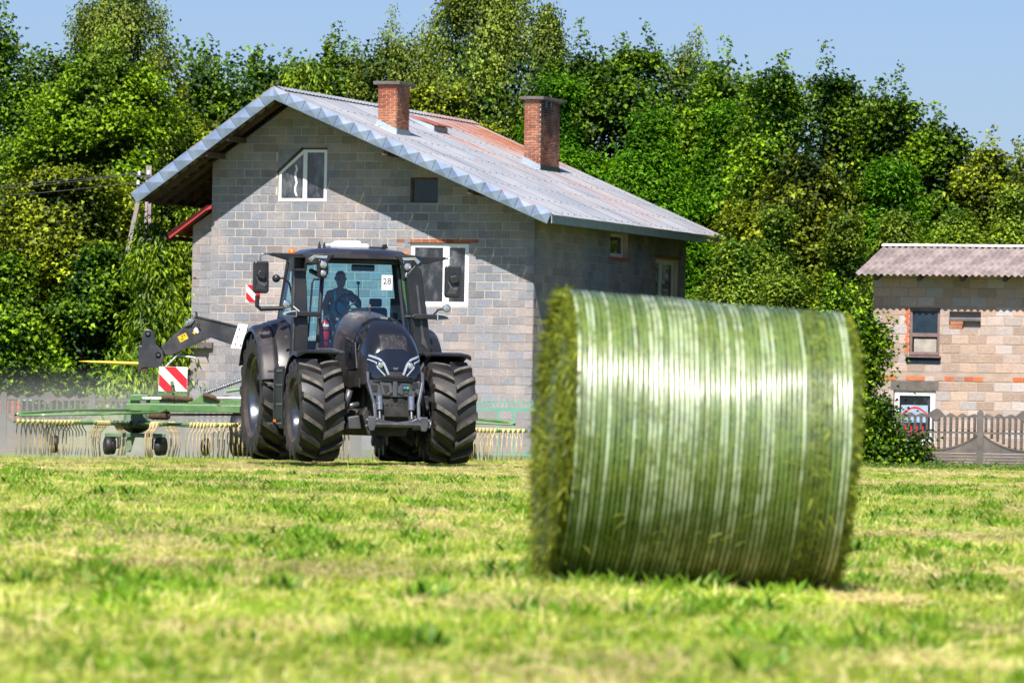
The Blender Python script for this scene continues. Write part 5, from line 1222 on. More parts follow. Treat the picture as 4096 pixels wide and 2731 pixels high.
# ------------------------------------------------------------------ small block building on the right
def build_shed():
    a = math.radians(-18); S = thing('outbuilding', 'small tan block building with corrugated roof behind the ornamental fence on the right', 'outbuilding', (9.52, 150, 0), a)
    W, Dp, zt = 9.0, 4.8, 4.85
    holes = [(.98, 1.80, 2.60, 3.86), (2.05, 2.90, 3.32, 3.77), (.58, 1.72, .25, 1.70)]
    c = MB(); xs = [0, .58, .98, 1.72, 1.80, 2.05, 2.90, W]
    for p, q in zip(xs[:-1], xs[1:]):
        mid = (p+q)/2; z = -.3
        for (z0, z1) in sorted((h[2], h[3]) for h in holes if h[0] <= mid <= h[1]): c.box(p, q, 0, .24, z, z0); z = z1
        c.box(p, q, 0, .24, z, zt)
    c.box(0, .24, .241, Dp, -.3, zt); c.box(W-.24, W, .241, Dp, -.3, zt); c.box(.241, W-.241, Dp-.24, Dp, -.3, zt)
    c.build('wall', m_mortar2, S)
    bl = block_wall(0, W, -.30, zt, .47, .247, holes, [], 21, .012)
    bl = [b for b in bl if not (1.93 < b[0][0][1] + .12 < 2.17)]
    lay_blocks('block', bl, S, m_block2, I4, .02, .47, .247, 230, lambda q: (q[0][0][0] > 4.6, not q[1], q[0][0][0]), 22, .012, .008, .005)
    rnd = random.Random(4); x = .12; m_brick2 = blockmat('bright_red_brick_mat', (.58, .13, .04), (.62, .22, .09), (.34, .09, .05)); br = MB().box(0, .25, -.012, .1, 0, .115).mesh('brick', m_brick2); wb = MB().box(0, .24, -.010, .1, 0, .115).mesh('brick', m_block2)
    while x < 5.2: obj('brick', br if rnd.random() < .68 else wb, S, (x, rnd.uniform(-.004, .004), 1.95), (0, rnd.uniform(-.01, .01), 0)); x += .262
    bb = MB().box(0, .11, -.012, .1, 0, .07).mesh('brick', m_brick2)
    for k in range(15): obj('brick', bb, S, (.865 + (k % 2)*.03 - .02, 0, 2.66 + k*.08))
    # side wall (left) blocks
    M2 = Matrix.Rotation(math.radians(-90), 4, 'Z') @ Matrix.Translation((-Dp, 0, 0))
    lay_blocks('side_block', block_wall(0, Dp, -.30, zt, .47, .247, [], [], 23, .012), S, m_block2, M2, .02, .47, .247, 0, lambda q: 0, 24)
    # upper window, brown timber, upper pane dark, lower boarded pale
    f = MB(); f.box(.98, 1.05, .04, .12, 2.62, 3.85).box(1.73, 1.80, .04, .12, 2.62, 3.85).box(1.05, 1.73, .04, .12, 3.78, 3.85).box(1.05, 1.73, .04, .12, 2.62, 2.70).box(1.05, 1.73, .03, .12, 3.10, 3.20)
    m_bf = pm('weathered_brown_frame_mat', (.20, .13, .12), .7, var=.25); fo = f.build('window', m_bf, S)
    MB().box(1.05, 1.73, .08, .09, 3.20, 3.78).build('pane', m_darkpane, fo); MB().box(1.09, 1.70, .08, .09, 2.70, 3.06).build('pane', pm('dusty_curtain_pane_mat', (.34, .30, .25), .5, var=.35, scale=2.5), fo)
    MB().box(.90, 1.85, -.10, .06, 2.555, 2.60).build('window_sill', m_bf, S); MB().box(.91, 1.84, -.03, .02, 2.40, 2.553).build('sill_face', m_darkpane, S)
    n = MB(); n.box(2.05, 2.90, .12, .2, 3.32, 3.77); n.build('niche_back', m_block, S)
    MB().box(2.06, 2.40, -.01, .10, 3.33, 3.42).box(2.08, 2.42, -.01, .10, 3.43, 3.52).build('niche_bricks', m_brick, S); MB().box(2.05, 2.90, -.015, .08, 3.53, 3.59).build('niche_shelf', m_conc, S)
    MB().box(.50, 1.80, -.015, .05, 1.705, 1.93).build('lintel', m_conc, S)
    fw = window_unit(S, I4, .60, 1.70, .27, 1.68, (), .13, rec=.05)
    pz = MB()
    pts = [(.82+.06*k, 1.05+.16*math.sin(PI*k/11)) for k in range(12)]
    pz.loft([[(x, .072, z), (x, .072, z+.05)] for x, z in pts], closed=False, caps=False)
    for x in (.85, 1.0, 1.16, 1.32): pz.box(x, x+.07, .070, .073, .45, .75)
    pz.build('red_window_sticker', m_redp, fw); MB().box(.78, 1.50, .0735, .0745, .85, 1.30).build('pale_blue_sheet', pm('pale_blue_sheet_mat', (.30, .42, .55), .6, var=.2), fw)
    # roof: two rows of corrugated fibre sheets
    m_fc = pm('fibre_cement_roof_mat', (.255, .205, .19), .9, var=.45, scale=2.2, bump=.6, dust=.3, dustcol=(.40, .30, .25))
    y0, y1, ze, zr = -.74, 2.35, 4.70, 5.55; L = y1-y0
    def sh(ya, yb):
        b = MB(); n = 60; rr = []
        for i in range(n+1):
            x = 1.05*i/n; w_ = .028*math.cos(2*PI*x/.175); za = ze+(zr-ze)*(ya-y0)/L; zb = ze+(zr-ze)*(yb-y0)/L
            rr.append([(x, ya, za+w_+.012), (x, yb, zb+w_), ])
        b.loft(rr, closed=False, caps=False)
        rr2 = [[(p[0][0], p[0][1], p[0][2]-.014), (p[0][0], p[0][1], p[0][2])] for p in rr]; b.loft(rr2, closed=False, caps=False)
        return b.mesh('roof_sheet', m_fc, True)
    A, B_ = sh(y0, y0+L*.54), sh(y0+L*.5, y1)
    for k in range(10):
        obj('roof_sheet', A, S, (-.32+k*1.05, 0, 0)); obj('roof_sheet', B_, S, (-.32+k*1.05, 0, 0))
    MB().prism([(y1-.16, zr+.0), (y1, zr+.07), (y1+.15, zr)], 'x', -.40, 10.1).build('ridge_cap', m_wht, S, bevel=.02)
    MB().prism([(y1, zr-.02), (y1+3, zr-.95), (y1+3, zr-1.0), (y1, zr-.08)], 'x', -.38, 10.1).build('rear_roof', m_fc, S)
    for k in range(8): MB().prism([(y0+.12, ze-.02), (1.0, ze+.42), (1.0, ze+.25), (y0+.16, ze-.15)], 'x', .15+k*1.15, .25+k*1.15).build('rafter', m_wood, S)
build_shed()
# ------------------------------------------------------------------ ornamental concrete fence and green gate
def fence_parts():
    d = {}
    b = MB(); n = 7; rings = []       # twisted baluster
    for i in range(11):
        z = i/10; r = .027 + .016*abs(math.sin(i*PI/2)); t = i*.6
        rings.append([(r*math.cos(t+2*PI*k/6), r*math.sin(t+2*PI*k/6), z) for k in range(6)])
    b.loft(rings); d['bal'] = b.mesh('baluster', m_conc, True)
    d['post'] = MB().box(-.07, .07, -.07, .07, 0, 1.30).prism([(-.075, 1.30), (.075, 1.30), (0, 1.36)], 'y', -.07, .07).mesh('post', m_conc)
    w_ = 1.92
    b = MB(); prof = []
    for i in range(49):      # scrolled top rail
        t = i/48; x = -w_/2 + w_*t; u = abs(t-.5)*2
        z = .05 + .035*abs(math.sin(t*PI*8)) + (.13*max(0, 1-u*5)**.7 if u < .2 else 0) + .02*math.sin(t*40)
        prof.append((x, z))
    b.prism([(-w_/2, 0)] + prof + [(w_/2, 0)], 'y', -.035, .035)
    b.prism([(-.14, 0), (.14, 0), (.05, -.05), (0, -.12), (-.05, -.05)], 'y', -.04, .04)
    d['top'] = b.mesh('scroll_rail', m_conc)
    d['rail'] = MB().box(-w_/2, w_/2, -.04, .04, 0, .05).mesh('rail', m_conc)
    b = MB(); arch = [(-w_/2 + w_*k/16, .44 - .36*math.sin(PI*k/16)**.8) for k in range(17)]
    lower = MB()
    for i in range(16):
        a, c = arch[i], arch[i+1]; lower.prism([(a[0], 0), (c[0], 0), (c[0], c[1]), (a[0], a[1])], 'y', -.025, .025)
        lower.prism([(a[0], a[1]-.03), (c[0], c[1]-.03), (c[0], c[1]+.01), (a[0], a[1]+.01)], 'y', -.04, -.0255)
    d['arch'] = lower.mesh('arched_panel', m_conc)
    b = MB(); 
    for k in range(5): b.box(-w_/2, w_/2, -.03-.004*(k % 2), .03, k*.07, k*.07+.062)
    d['base'] = b.mesh('base_panel', m_conc); d['archf'] = arch; return d
FP = fence_parts()
def fence_run(name, label, x0, n, y, xs_last=True):
    F = thing(name, label, 'fence', (x0, y, ground_h(x0, y)+.03)); P = 2.06
    for k in range(n+1): obj('post', FP['post'], F, (k*P, 0, 0))
    for k in range(n):
        c = k*P + P/2
        obj('base_panel', FP['base'], F, (c, 0, 0)); obj('arched_panel', FP['arch'], F, (c, 0, .355)); obj('rail', FP['rail'], F, (c, 0, .80)); obj('scroll_rail', FP['top'], F, (c, 0, 1.17))
        for i in range(14):
            x = -.9 + i*1.8/13; o = obj('baluster', FP['bal'], F, (c+x, 0, .85)); o.scale = (1, 1, .33)
            j = (x+.96)/1.92*16; zi = FP['archf'][int(j)][1]; h = .445 - zi
            if h > .06: o = obj('baluster', FP['bal'], F, (c+x, 0, .355+zi)); o.scale = (1, 1, h)
    return F
fence_run('ornamental_fence', 'grey concrete fence with twisted balusters on the left behind the hay rake', -13.82, 5, 132)
fence_run('ornamental_fence', 'grey concrete fence with twisted balusters in front of the tan block building', 8.84, 3, 132)
def build_mid():
    fence_run('ornamental_fence', 'short stretch of grey concrete fence hidden behind tractor and bale', 2.66, 3, 132)
    G = thing('metal_gate', 'green metal gate with spear tips and mesh between tractor and bale', 'gate', (-2.9, 132, ground_h(0, 132)))
    mg = pm('turquoise_green_paint_mat', (.08, .33, .22), .5, var=.12); z = 1.25
    MB().box(0, 5.3, -.02, .02, z-.10, z-.03).build('top_rail', mg, G); MB().box(0, 5.3, -.02, .02, .12, .18).build('bottom_rail', mg, G)
    for x in (.02, 1.2, 2.58, 2.93, 4.1, 5.24): MB().box(x, x+.06, -.021, .021, .1, z-.101).build('upright', mg, G)
    sp = MB(); sp.tube([(0, 0, 0), (0, 0, .07)], .010, 6).loft([[(-.006, -.006, .06), (.006, -.006, .06), (.006, .006, .06), (-.006, .006, .06)], [(-.026, -.01, .10), (.026, -.01, .10), (.026, .01, .10), (-.026, .01, .10)], [(-.003, -.003, .22), (.003, -.003, .22), (.003, .003, .22), (-.003, .003, .22)]]); sm = sp.mesh('spear_tip', mg)
    k = 0
    while .06+k*.108 < 5.3: obj('spear_tip', sm, G, (.06+k*.108, 0, z-.03)); k += 1
    me = MB()
    for k in range(60):
        for d in (-1, 1): me.tube([(.05+k*.088+(.0 if d > 0 else .95), 0, .18), (.05+k*.088+(.95 if d > 0 else 0), 0, z-.1)], .0025, 4) if .05+k*.088+.95 < 5.3 else None
    o = me.build('wire_mesh', m_grey, G); o['kind'] = 'stuff'
    # brick pile / rust red sheet stack behind the left fence
    R_ = thing('roof_tile_stack', 'terracotta red stack seen behind the left end of the concrete fence', 'stack', (-12.0, 133.2, ground_h(-12, 133)))
    for k in range(11):
        for j in range(3): obj('brick', bpy.data.meshes.get('terracotta_block') or MB().box(0, .29, 0, .5, 0, .10).mesh('terracotta_block', pm('terracotta_mat', (.42, .13, .07), .85, var=.2)), R_, (-.35+j*.3, 0, k*.108))
    MB().tube([(.45, .2, 1.19), (.85, .2, 1.18)], .03, 8).build('green_pipe', mg, R_)
build_mid()
def build_heap():
    H = thing('grass_heap', 'heap of cut grass piled behind the fence, seen past the rake', 'grass heap', (-9.1, 128.5, ground_h(-9, 128)))
    b = MB(); n = 30; rings = []
    for j in range(10):
        r = 1.35*(1-j/9.5); z = .95*(1-(1-j/9.5)**1.6) if False else .95*math.sin(j/9*PI/2)
        rings.append([(r*math.cos(2*PI*i/n)*(1+.15*noise.noise(Vector((i, j, 1)))), r*.7*math.sin(2*PI*i/n), z + .06*noise.noise(Vector((i*.5, j, 3)))) for i in range(n)])
    b.loft(rings).build('heap_core', pm('cut_grass_heap_mat', (.20, .22, .07), .9, var=.4, scale=6, bump=1), H, smooth=True)
    rng = np.random.default_rng(5); hb = MB()
    for k in range(2600):
        a = rng.random()*2*PI; t = rng.random(); r = 1.3*t; z = .95*math.cos(t*PI/2)**.9; c = Vector((r*math.cos(a), r*.7*math.sin(a), z)); d = Vector(rng.normal(0, 1, 3)); d.z = abs(d.z)*.5-.25; d.normalize(); L = rng.uniform(.08, .2); s = d.cross(Vector(rng.normal(0, 1, 3))).normalized()*.006
        i = [hb.pt(c-s), hb.pt(c+s), hb.pt(c+d*L)]; hb.face(i)
    o = hb.build('heap_straw', m_grass_y, H); o['kind'] = 'stuff'
build_heap()
# ------------------------------------------------------------------ pole and wires
def build_pole():
    P = thing('utility_pole', 'twin concrete utility pole with white insulators and a leaning brace by the left eave', 'utility pole', (-11.08, 171.5, -.25))
    m_pole = pm('pole_concrete_mat', (.30, .25, .24), .9, var=.25, bump=.5)
    MB().loft([[(-.13, -.1, 0), (-.01, -.1, 0), (-.01, .1, 0), (-.13, .1, 0)], [(-.05, -.07, 8.4), (.02, -.07, 8.4), (.02, .07, 8.4), (-.05, .07, 8.4)]]).build('pole', m_pole, P)
    MB().loft([[(.06, -.1, 0), (.20, -.1, 0), (.20, .1, 0), (.06, .1, 0)], [(.03, -.07, 8.4), (.11, -.07, 8.4), (.11, .07, 8.4), (.03, .07, 8.4)]]).build('pole', m_pole, P)
    for z in (1.5, 3, 4.5, 6): MB().box(-.12, .19, -.06, .06, z, z+.22).build('pole_tie', m_pole, P)
    MB().loft([[(-1.75, -.2, 0), (-1.60, -.2, 0), (-1.60, 0, 0), (-1.75, 0, 0)], [(-.32, -.2, 7.35), (-.20, -.2, 7.35), (-.20, -.05, 7.35), (-.32, -.05, 7.35)]]).build('brace', m_pole, P)
    MB().box(-.42, .2, -.14, -.09, 8.05, 8.10).box(-.42, .2, -.14, -.09, 7.80, 7.84).build('cross_arm', m_grey, P)
    for (x, z) in ((-.25, 8.10), (.02, 8.12), (-.28, 7.82)):
        MB().lathe([(0, .03), (.03, .055), (.045, .035), (.06, .055), (.08, .035), (.095, .05), (.13, .03), (.14, .0001)], 14, 'z', (x, -.115, z)).build('insulator', m_wht, P, smooth=True)
    for i, (x, z, zl) in enumerate(((-.25, 8.19, 7.62), (.02, 8.2, 7.42), (-.28, 7.9, 7.27))):
        pts = [];
        for k in range(17): t = k/16; pts.append((x + (-9.5-x)*t, -.115 - 1.5*t, z + (zl-.25-z)*t - .9*t*(1-t)*.6))
        o = MB().tube(pts, .009, 5).build('power_line', m_grey, P)
build_pole()
# ------------------------------------------------------------------ trees
LM = {
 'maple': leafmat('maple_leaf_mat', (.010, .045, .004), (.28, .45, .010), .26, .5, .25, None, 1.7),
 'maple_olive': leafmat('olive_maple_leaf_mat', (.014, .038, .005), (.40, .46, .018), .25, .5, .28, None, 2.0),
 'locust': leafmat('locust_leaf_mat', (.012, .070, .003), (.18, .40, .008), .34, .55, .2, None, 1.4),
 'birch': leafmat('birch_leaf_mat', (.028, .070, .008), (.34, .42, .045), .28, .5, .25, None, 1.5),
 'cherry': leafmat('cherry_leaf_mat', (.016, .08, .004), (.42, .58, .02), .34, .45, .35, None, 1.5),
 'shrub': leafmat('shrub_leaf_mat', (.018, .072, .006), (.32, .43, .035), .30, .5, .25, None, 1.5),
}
m_bark = pm('bark_mat', (.07, .052, .04), .95, var=.35, scale=4, bump=1.0)
def leaf_arrays(C, rng, n_per, spread, lf, wf, kind, outdir, bright):
    """sprigs of folded leaves round cluster centres C"""
    K = len(C); n = K*n_per
    c = np.repeat(C, n_per, 0); od = np.repeat(outdir, n_per, 0); br = np.repeat(bright, n_per)
    off = rng.normal(0, 1, (n, 3)) * np.array(spread); pos = c + off
    L = lf*rng.uniform(.6, 1.25, n); W = wf*rng.uniform(.7, 1.2, n)
    up = np.array([0, 0, 1.0])
    nrm = od*.55 + up*.75 + rng.normal(0, .42, (n, 3)); nrm /= np.linalg.norm(nrm, axis=1)[:, None]
    d = rng.normal(0, 1, (n, 3)) + od*.7; 
    if kind in ('cherry', 'birch'): d = rng.normal(0, .35, (n, 3)) + np.array([0, 0, -1.0]) + od*.25; nrm = od + rng.normal(0, .5, (n, 3)); nrm /= np.linalg.norm(nrm, axis=1)[:, None]
    else: d[:, 2] -= .35
    d -= nrm*np.sum(d*nrm, 1)[:, None]; d /= np.linalg.norm(d, axis=1)[:, None]; s = np.cross(nrm, d)
    L_, W_ = L[:, None], W[:, None]; fold = nrm*(W_*.35)
    v = np.stack([pos, pos + d*L_*.45 + s*W_*.5 + fold, pos + d*L_ - nrm*L_*.12, pos + d*L_*.45 - s*W_*.5 + fold], 1)
    tint = np.clip(br + rng.normal(0, .24, n), 0, 1)
    return v.reshape(-1, 3), tint
def leaves_mesh(name, v, tint, mat, five=False):
    n = len(tint); o = np.arange(n)*4
    # two folded halves: (0,1,2,4) and (0,4,2,3)
    q = np.stack([np.stack([o, o+1, o+2], 1), np.stack([o, o+2, o+3], 1)], 1).reshape(-1, 3)
    me = bpy.data.meshes.new(name); me.vertices.add(len(v)); me.vertices.foreach_set('co', v.astype(np.float32).ravel())
    me.loops.add(q.size); me.loops.foreach_set('vertex_index', q.ravel()); me.polygons.add(len(q)); me.polygons.foreach_set('loop_start', np.arange(len(q))*3)
    me.update(calc_edges=True); a = me.attributes.new('tint', 'FLOAT', 'POINT'); a.data.foreach_set('value', np.repeat(tint, 4).astype(np.float32)); me.materials.append(mat); return me
TRI = [0]
def tree(x, y, H, R, kind, label, seed, n_clu=700, n_per=13, spires=0, low=0.0, name=None, group=None, cat='tree', lf=None, egg=1.0, tone=0.0, front=.62):
    if -12.05 < x < 7.2 and y > 173.5:      # these stand behind the house
        ny = 190.5 + (y-180)*.55; f = ny/y; x, H, R, y = x*f, .7+(H-.7)*f, R*f, ny
    rng = np.random.default_rng(seed); rnd = random.Random(seed)
    z0 = ground_h(x, y); T = thing(name or {'maple': 'maple_tree', 'maple_olive': 'maple_tree', 'locust': 'locust_tree', 'birch': 'birch_tree', 'cherry': 'cherry_tree', 'shrub': 'shrub'}[kind], label, cat, (x, y, z0), 0, group)
    # trunk and limbs
    b = MB(); hh = H*.9; pts = [(0, 0, 0)] + [(rnd.uniform(-.15, .15)*k*.4, rnd.uniform(-.1, .1)*k*.4, hh*k/6) for k in range(1, 7)]
    r0_ = .05*R**.5 + .012*H
    b.tube(pts, [r0_*(1-.14*k) for k in range(7)], 8)
    for k in range(9):
        z = H*rnd.uniform(.2, .75); a = rnd.uniform(PI, 2*PI) if k < 6 else rnd.uniform(0, PI); l = R*rnd.uniform(.25, .5)
        b.tube([(0, 0, z), (l*.5*math.cos(a), l*.5*math.sin(a), z+l*.25), (l*math.cos(a), l*math.sin(a), z+l*.55)], [r0_*.45, r0_*.3, r0_*.1], 5)
    b.build('trunk', m_bark, T, smooth=True)
    # cluster centres in the crown
    n_clu = int(n_clu*1.9)
    C = []; OD = []; BR = []; ph = rng.random(4)*9; lobes = [(rng.random()*2*PI, rng.uniform(.1, .9), rng.uniform(.25, .5)) for _ in range(16)]
    tries = 0
    while len(C) < n_clu and tries < n_clu*12:
        tries += 1
        h = low + (1-low)*rng.random()
        th = rng.uniform(PI, 2*PI) if rng.random() < front else rng.uniform(0, PI)
        hn = (h-low)/(1-low)
        prof = math.sin(PI*min(max(hn*.88+.16, 0), 1))**.55*(1 - .25*hn*egg) if hn < .95 else .22
        if spires: prof = (1.2 if hn < .6 else 1.2 - .75*((hn-.6)/.4)**1.6)*(.9 if hn < .1 else 1)
        bump = 1 + .22*math.sin(3*th+ph[0]+h*7) + .15*math.sin(5*th+ph[1]-h*13)
        lob = 0
        for (la, lh, ls) in lobes:
            dd = ((math.cos(th)-math.cos(la))**2 + (math.sin(th)-math.sin(la))**2)*.6 + ((hn-lh)*2.2)**2
            lob = max(lob, ls*math.exp(-dd*7))
        rr = R*prof*(.66*bump + lob)
        u = rng.random()**.38
        p = np.array([math.cos(th)*rr*u, math.sin(th)*rr*u*.8, H*(low+(1-low)*hn)*(.93 if spires else 1) - .3])
        nz = noise.noise(Vector((p[0]*.75+seed, p[1]*.75, p[2]*.85)))
        if nz < -.02 and u > .5: continue
        od = np.array([math.cos(th), math.sin(th), .3+.6*hn]); od /= np.linalg.norm(od)
        C.append(p); OD.append(od); BR.append(.05 + .50*u**3 + .35*nz + .14*hn + tone)  # young outer and top leaves paler; inner ones coloured darker to deepen the shade
    spr = (.24, .22, .15); L0, W0 = .165, .145
    if kind == 'locust': L0, W0, spr = .19, .075, (.26, .24, .2)
    if kind == 'birch': L0, W0, spr = .12, .085, (.14, .14, .34)
    if kind == 'cherry': L0, W0, spr = .24, .085, (.26, .2, .2)
    if kind == 'shrub': L0, W0, spr = .14, .085, (.18, .18, .16)
    if lf: L0, W0 = L0*lf, W0*lf
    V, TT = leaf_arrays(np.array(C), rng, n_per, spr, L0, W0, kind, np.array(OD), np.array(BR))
    vs, ts = [V], [TT]
    # upright leading shoots
    if spires:
        C2 = []; O2 = []; B2 = []
        for k in range(spires):
            sx = rng.uniform(-.72, .72)*R; sy = rng.uniform(-.5, .1)*R; zt = H*(1-.22*(abs(sx)/R)**1.1) + rng.uniform(-.35, .5); hh = rng.uniform(1.2, 2.3)
            m = int(hh*8)
            for j in range(m):
                t = j/m; w_ = .40*(1-t)+.03
                for q in range(2 if t < .6 else 1):
                    a = rng.random()*2*PI; C2.append([sx+w_*math.cos(a)*.7, sy+w_*math.sin(a)*.7, zt-hh*(1-t)]); O2.append([math.cos(a), math.sin(a)-.2, .4]); B2.append(.35+.3*t+tone)
        v2, t2 = leaf_arrays(np.array(C2), rng, 7, (.09, .09, .06), L0*.8, W0*.8, kind, np.array(O2), np.array(B2)); vs.append(v2); ts.append(t2)
    v = np.concatenate(vs); t = np.concatenate(ts); TRI[0] += len(t)*2
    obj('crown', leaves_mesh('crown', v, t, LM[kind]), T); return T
def X(px, D): return (px*1.7415-2048)/22756*D     # display column of the photograph -> metres at distance D
W_ = 'trees of the wood edge behind the house'
tree(-16.6, 181, 13.9, 1.9, 'maple', 'dark maple with upright pointed shoots at the far left edge', 1, 520, 12, 7, .0, group=W_, tone=-.12)
tree(-14.9, 183, 13.5, 1.6, 'maple', 'narrow dark maple next to the far left edge, its tip a thin spire', 2, 480, 12, 5, .0, group=W_, tone=-.12)
tree(-13.1, 187, 16.5, 2.6, 'birch', 'tall weeping birch rising out of the top of the picture on the left', 3, 1500, 16, 0, .45, group=W_)
tree(-12.9, 178, 12.9, 2.9, 'maple', 'broad yellow-green maple directly in front of the weeping birch', 4, 1250, 13, 8, .35, group=W_, tone=.12)
tree(-13.9, 175, 9.2, 3.4, 'maple_olive', 'large olive-tinged maple filling the left side above the power lines', 5, 1500, 13, 3, .0, group=W_, tone=.02)
tree(-10.3, 177, 11.2, 2.6, 'maple_olive', 'olive-tinged maple left of the roof peak with sunlit leaf tips', 6, 1150, 13, 4, .0, group=W_, tone=.06)
tree(-10.0, 182, 12.9, 2.0, 'maple', 'maple with thin bare-topped shoots on the skyline left of the roof peak', 7, 750, 12, 9, .3, group=W_)
tree(-7.9, 183, 13.2, 1.9, 'maple', 'dark pointed maple on the skyline above the roof peak', 8, 750, 12, 8, .3, group=W_, tone=-.05)
tree(-5.9, 182, 13.5, 2.0, 'maple', 'maple on the skyline left of the shorter chimney', 9, 800, 12, 8, .35, group=W_, tone=.05)
tree(-6.6, 178.5, 12.0, 2.1, 'cherry', 'cherry tree with long drooping leaves showing over the roof peak', 10, 800, 13, 0, .4, group=W_)
tree(-3.9, 181, 13.9, 2.2, 'birch', 'pale birch-leaved tree above the shorter chimney', 11, 1300, 13, 5, .4, group=W_, tone=.1)
tree(-2.6, 179.5, 12.3, 2.3, 'maple_olive', 'olive maple between the two chimneys', 12, 1000, 13, 3, .35, group=W_)
tree(-1.2, 185, 16.6, 3.0, 'birch', 'very tall pale birch rising out of the top of the picture near the middle', 13, 1900, 16, 0, .45, group=W_, tone=.08)
tree(1.0, 184, 14.2, 1.6, 'birch', 'dark slender birch hanging into the top edge right of the middle', 14, 800, 13, 0, .5, group=W_, tone=-.1)
tree(2.0, 182, 13.6, 1.8, 'maple', 'dark maple spires on the skyline right of the taller chimney', 15, 760, 12, 8, .3, group=W_, tone=-.1)
tree(3.8, 182, 13.9, 1.7, 'maple', 'second clump of dark maple spires on the skyline, before the small birch top', 16, 760, 12, 8, .3, group=W_, tone=-.08)
tree(1.2, 176, 11.6, 2.8, 'locust', 'bright green locust tree with feathery leaves behind the taller chimney', 17, 1600, 16, 0, .1, group=W_)
tree(4.0, 175.5, 10.6, 2.8, 'locust', 'full feathery locust tree just right of the taller chimney', 18, 1700, 16, 0, .0, group=W_, tone=.03)
tree(6.6, 176.5, 10.9, 2.4, 'locust', 'darker feathery locust above the far end of the metal roof', 19, 1400, 16, 0, .0, group=W_, tone=-.05)
tree(5.7, 184, 13.9, 1.8, 'birch', 'small wispy birch top standing out against the sky', 20, 700, 13, 4, .4, group=W_, tone=.05)
tree(6.6, 180, 12.9, 1.9, 'maple', 'bright maple below the wispy birch top', 21, 900, 12, 6, .3, group=W_, tone=.12)
tree(8.2, 181, 13.2, 1.5, 'maple', 'narrow maple with two spires right of the bright maple', 22, 700, 12, 7, .2, group=W_, tone=-.03)
tree(10.0, 181, 13.1, 1.7, 'maple', 'dark maple with the tallest spire on the right part of the skyline', 23, 800, 12, 7, .2, group=W_, tone=-.1)
tree(11.9, 180, 12.3, 1.8, 'maple', 'dark green maple where the skyline starts to fall to the right', 24, 850, 12, 7, .1, group=W_, tone=-.1)
tree(13.4, 179, 11.3, 1.6, 'maple', 'maple lower down the falling skyline above the outbuilding ridge', 25, 800, 12, 6, .1, group=W_, tone=-.06)
tree(8.9, 176.5, 10.2, 2.2, 'maple_olive', 'maple with reddish-yellow leaves in the middle of the right-hand wood', 26, 1000, 13, 2, .1, group=W_, tone=.05)
tree(11.6, 176, 9.2, 2.4, 'locust', 'deep green feathery tree behind the left end of the outbuilding', 27, 1300, 15, 0, .0, group=W_, tone=-.08)
tree(15.0, 178, 10.5, 1.7, 'maple_olive', 'yellowish maple at the right edge above the outbuilding', 28, 850, 12, 5, .1, group=W_, tone=.1)
tree(16.9, 180, 10.9, 1.6, 'maple', 'dark spire maple touching the right edge', 29, 650, 12, 6, .1, group=W_, tone=-.1)
tree(-9.6, 173.8, 7.4, 2.1, 'cherry', 'cherry tree with drooping sunlit leaves under the left eave', 30, 1100, 13, 0, .0, group=W_, tone=.1)
tree(-12.6, 171, 6.0, 2.5, 'maple', 'low dark maple growth behind the bale spear', 31, 1100, 13, 0, .0, group=W_, tone=-.12)
tree(-15.2, 170, 5.6, 2.3, 'maple', 'low dark maple growth at the left edge above the fence', 32, 1000, 13, 0, .0, group=W_, tone=-.08)
tree(-10.75, 169.3, 6.9, 1.0, 'cherry', 'slim cherry branches with drooping leaves in front of the utility pole', 34, 420, 12, 0, .0, name='cherry_tree', group=W_, tone=.12)
tree(-10.9, 160, 2.6, 1.2, 'cherry', 'young cherry bush in front of the wood, left of the house wall', 33, 420, 12, 0, .0, name='cherry_bush', cat='bush', tone=.05)
tree(-19.6, 180, 13.2, 2.6, 'maple', 'maple standing just beyond the left edge of the wood in view', 41, 800, 12, 5, .0, group=W_)
tree(-17.6, 174, 8.4, 2.4, 'maple_olive', 'olive maple at the left edge in front of the pointed maples', 42, 900, 12, 2, .0, group=W_)
tree(19.4, 181, 10.4, 2.6, 'maple', 'maple standing just beyond the right edge of the wood in view', 43, 800, 12, 5, .0, group=W_)
for i, (px, D, H, R, lab, tn) in enumerate(((1690, 172, 6.6, 2.0, 'rounded shrub below the far eave corner of the house', 0), (1800, 170, 5.4, 1.7, 'small-leaved shrub between house and outbuilding', .02), (1780, 173, 7.6, 1.9, 'pale green shrub in the middle of the gap between the buildings', .08), (1930, 172, 7.4, 2.1, 'grey-green shrub above the left end of the outbuilding roof', .06), (2060, 172, 7.6, 2.0, 'light green shrub behind the outbuilding ridge', .1), (2190, 172, 7.8, 2.0, 'yellow-green shrub behind the right part of the outbuilding', .14), (2320, 173, 8.4, 1.9, 'golden-green shrub at the right edge behind the outbuilding', .16), (1640, 168, 4.2, 1.5, 'dark low shrub tucked beside the far corner of the house', -.1))):
    tree(X(px, D), D, H, R, 'shrub', lab, 60+i, 950, 14, 0, .0, tone=tn, name='shrub', cat='shrub', group='shrubs between the two buildings')
tree(8.40, 147.0, 5.0, .72, 'maple', 'young bright maple bush climbing beside the outbuilding corner, behind the bale', 80, 330, 12, 6, .0, tone=.22, lf=.85, name='maple_bush', cat='bush')
tree(9.15, 146.6, 4.4, .42, 'maple', 'climber with hanging dark leaves on the outbuilding corner above the fence', 81, 260, 11, 2, .0, tone=.0, lf=.85, name='climbing_plant', cat='climber')
tree(8.45, 131.2, 1.9, .5, 'maple', 'small leafy bush against the left end of the ornamental fence, right of the bale', 82, 190, 11, 0, .0, tone=.0, lf=.75, name='leafy_bush', cat='bush')
tree(9.3, 131.3, 1.0, .4, 'maple', 'few trailing green leaves on the fence top below the curtained window', 83, 60, 9, 0, .3, tone=.15, lf=.75, name='trailing_plant', cat='plant')
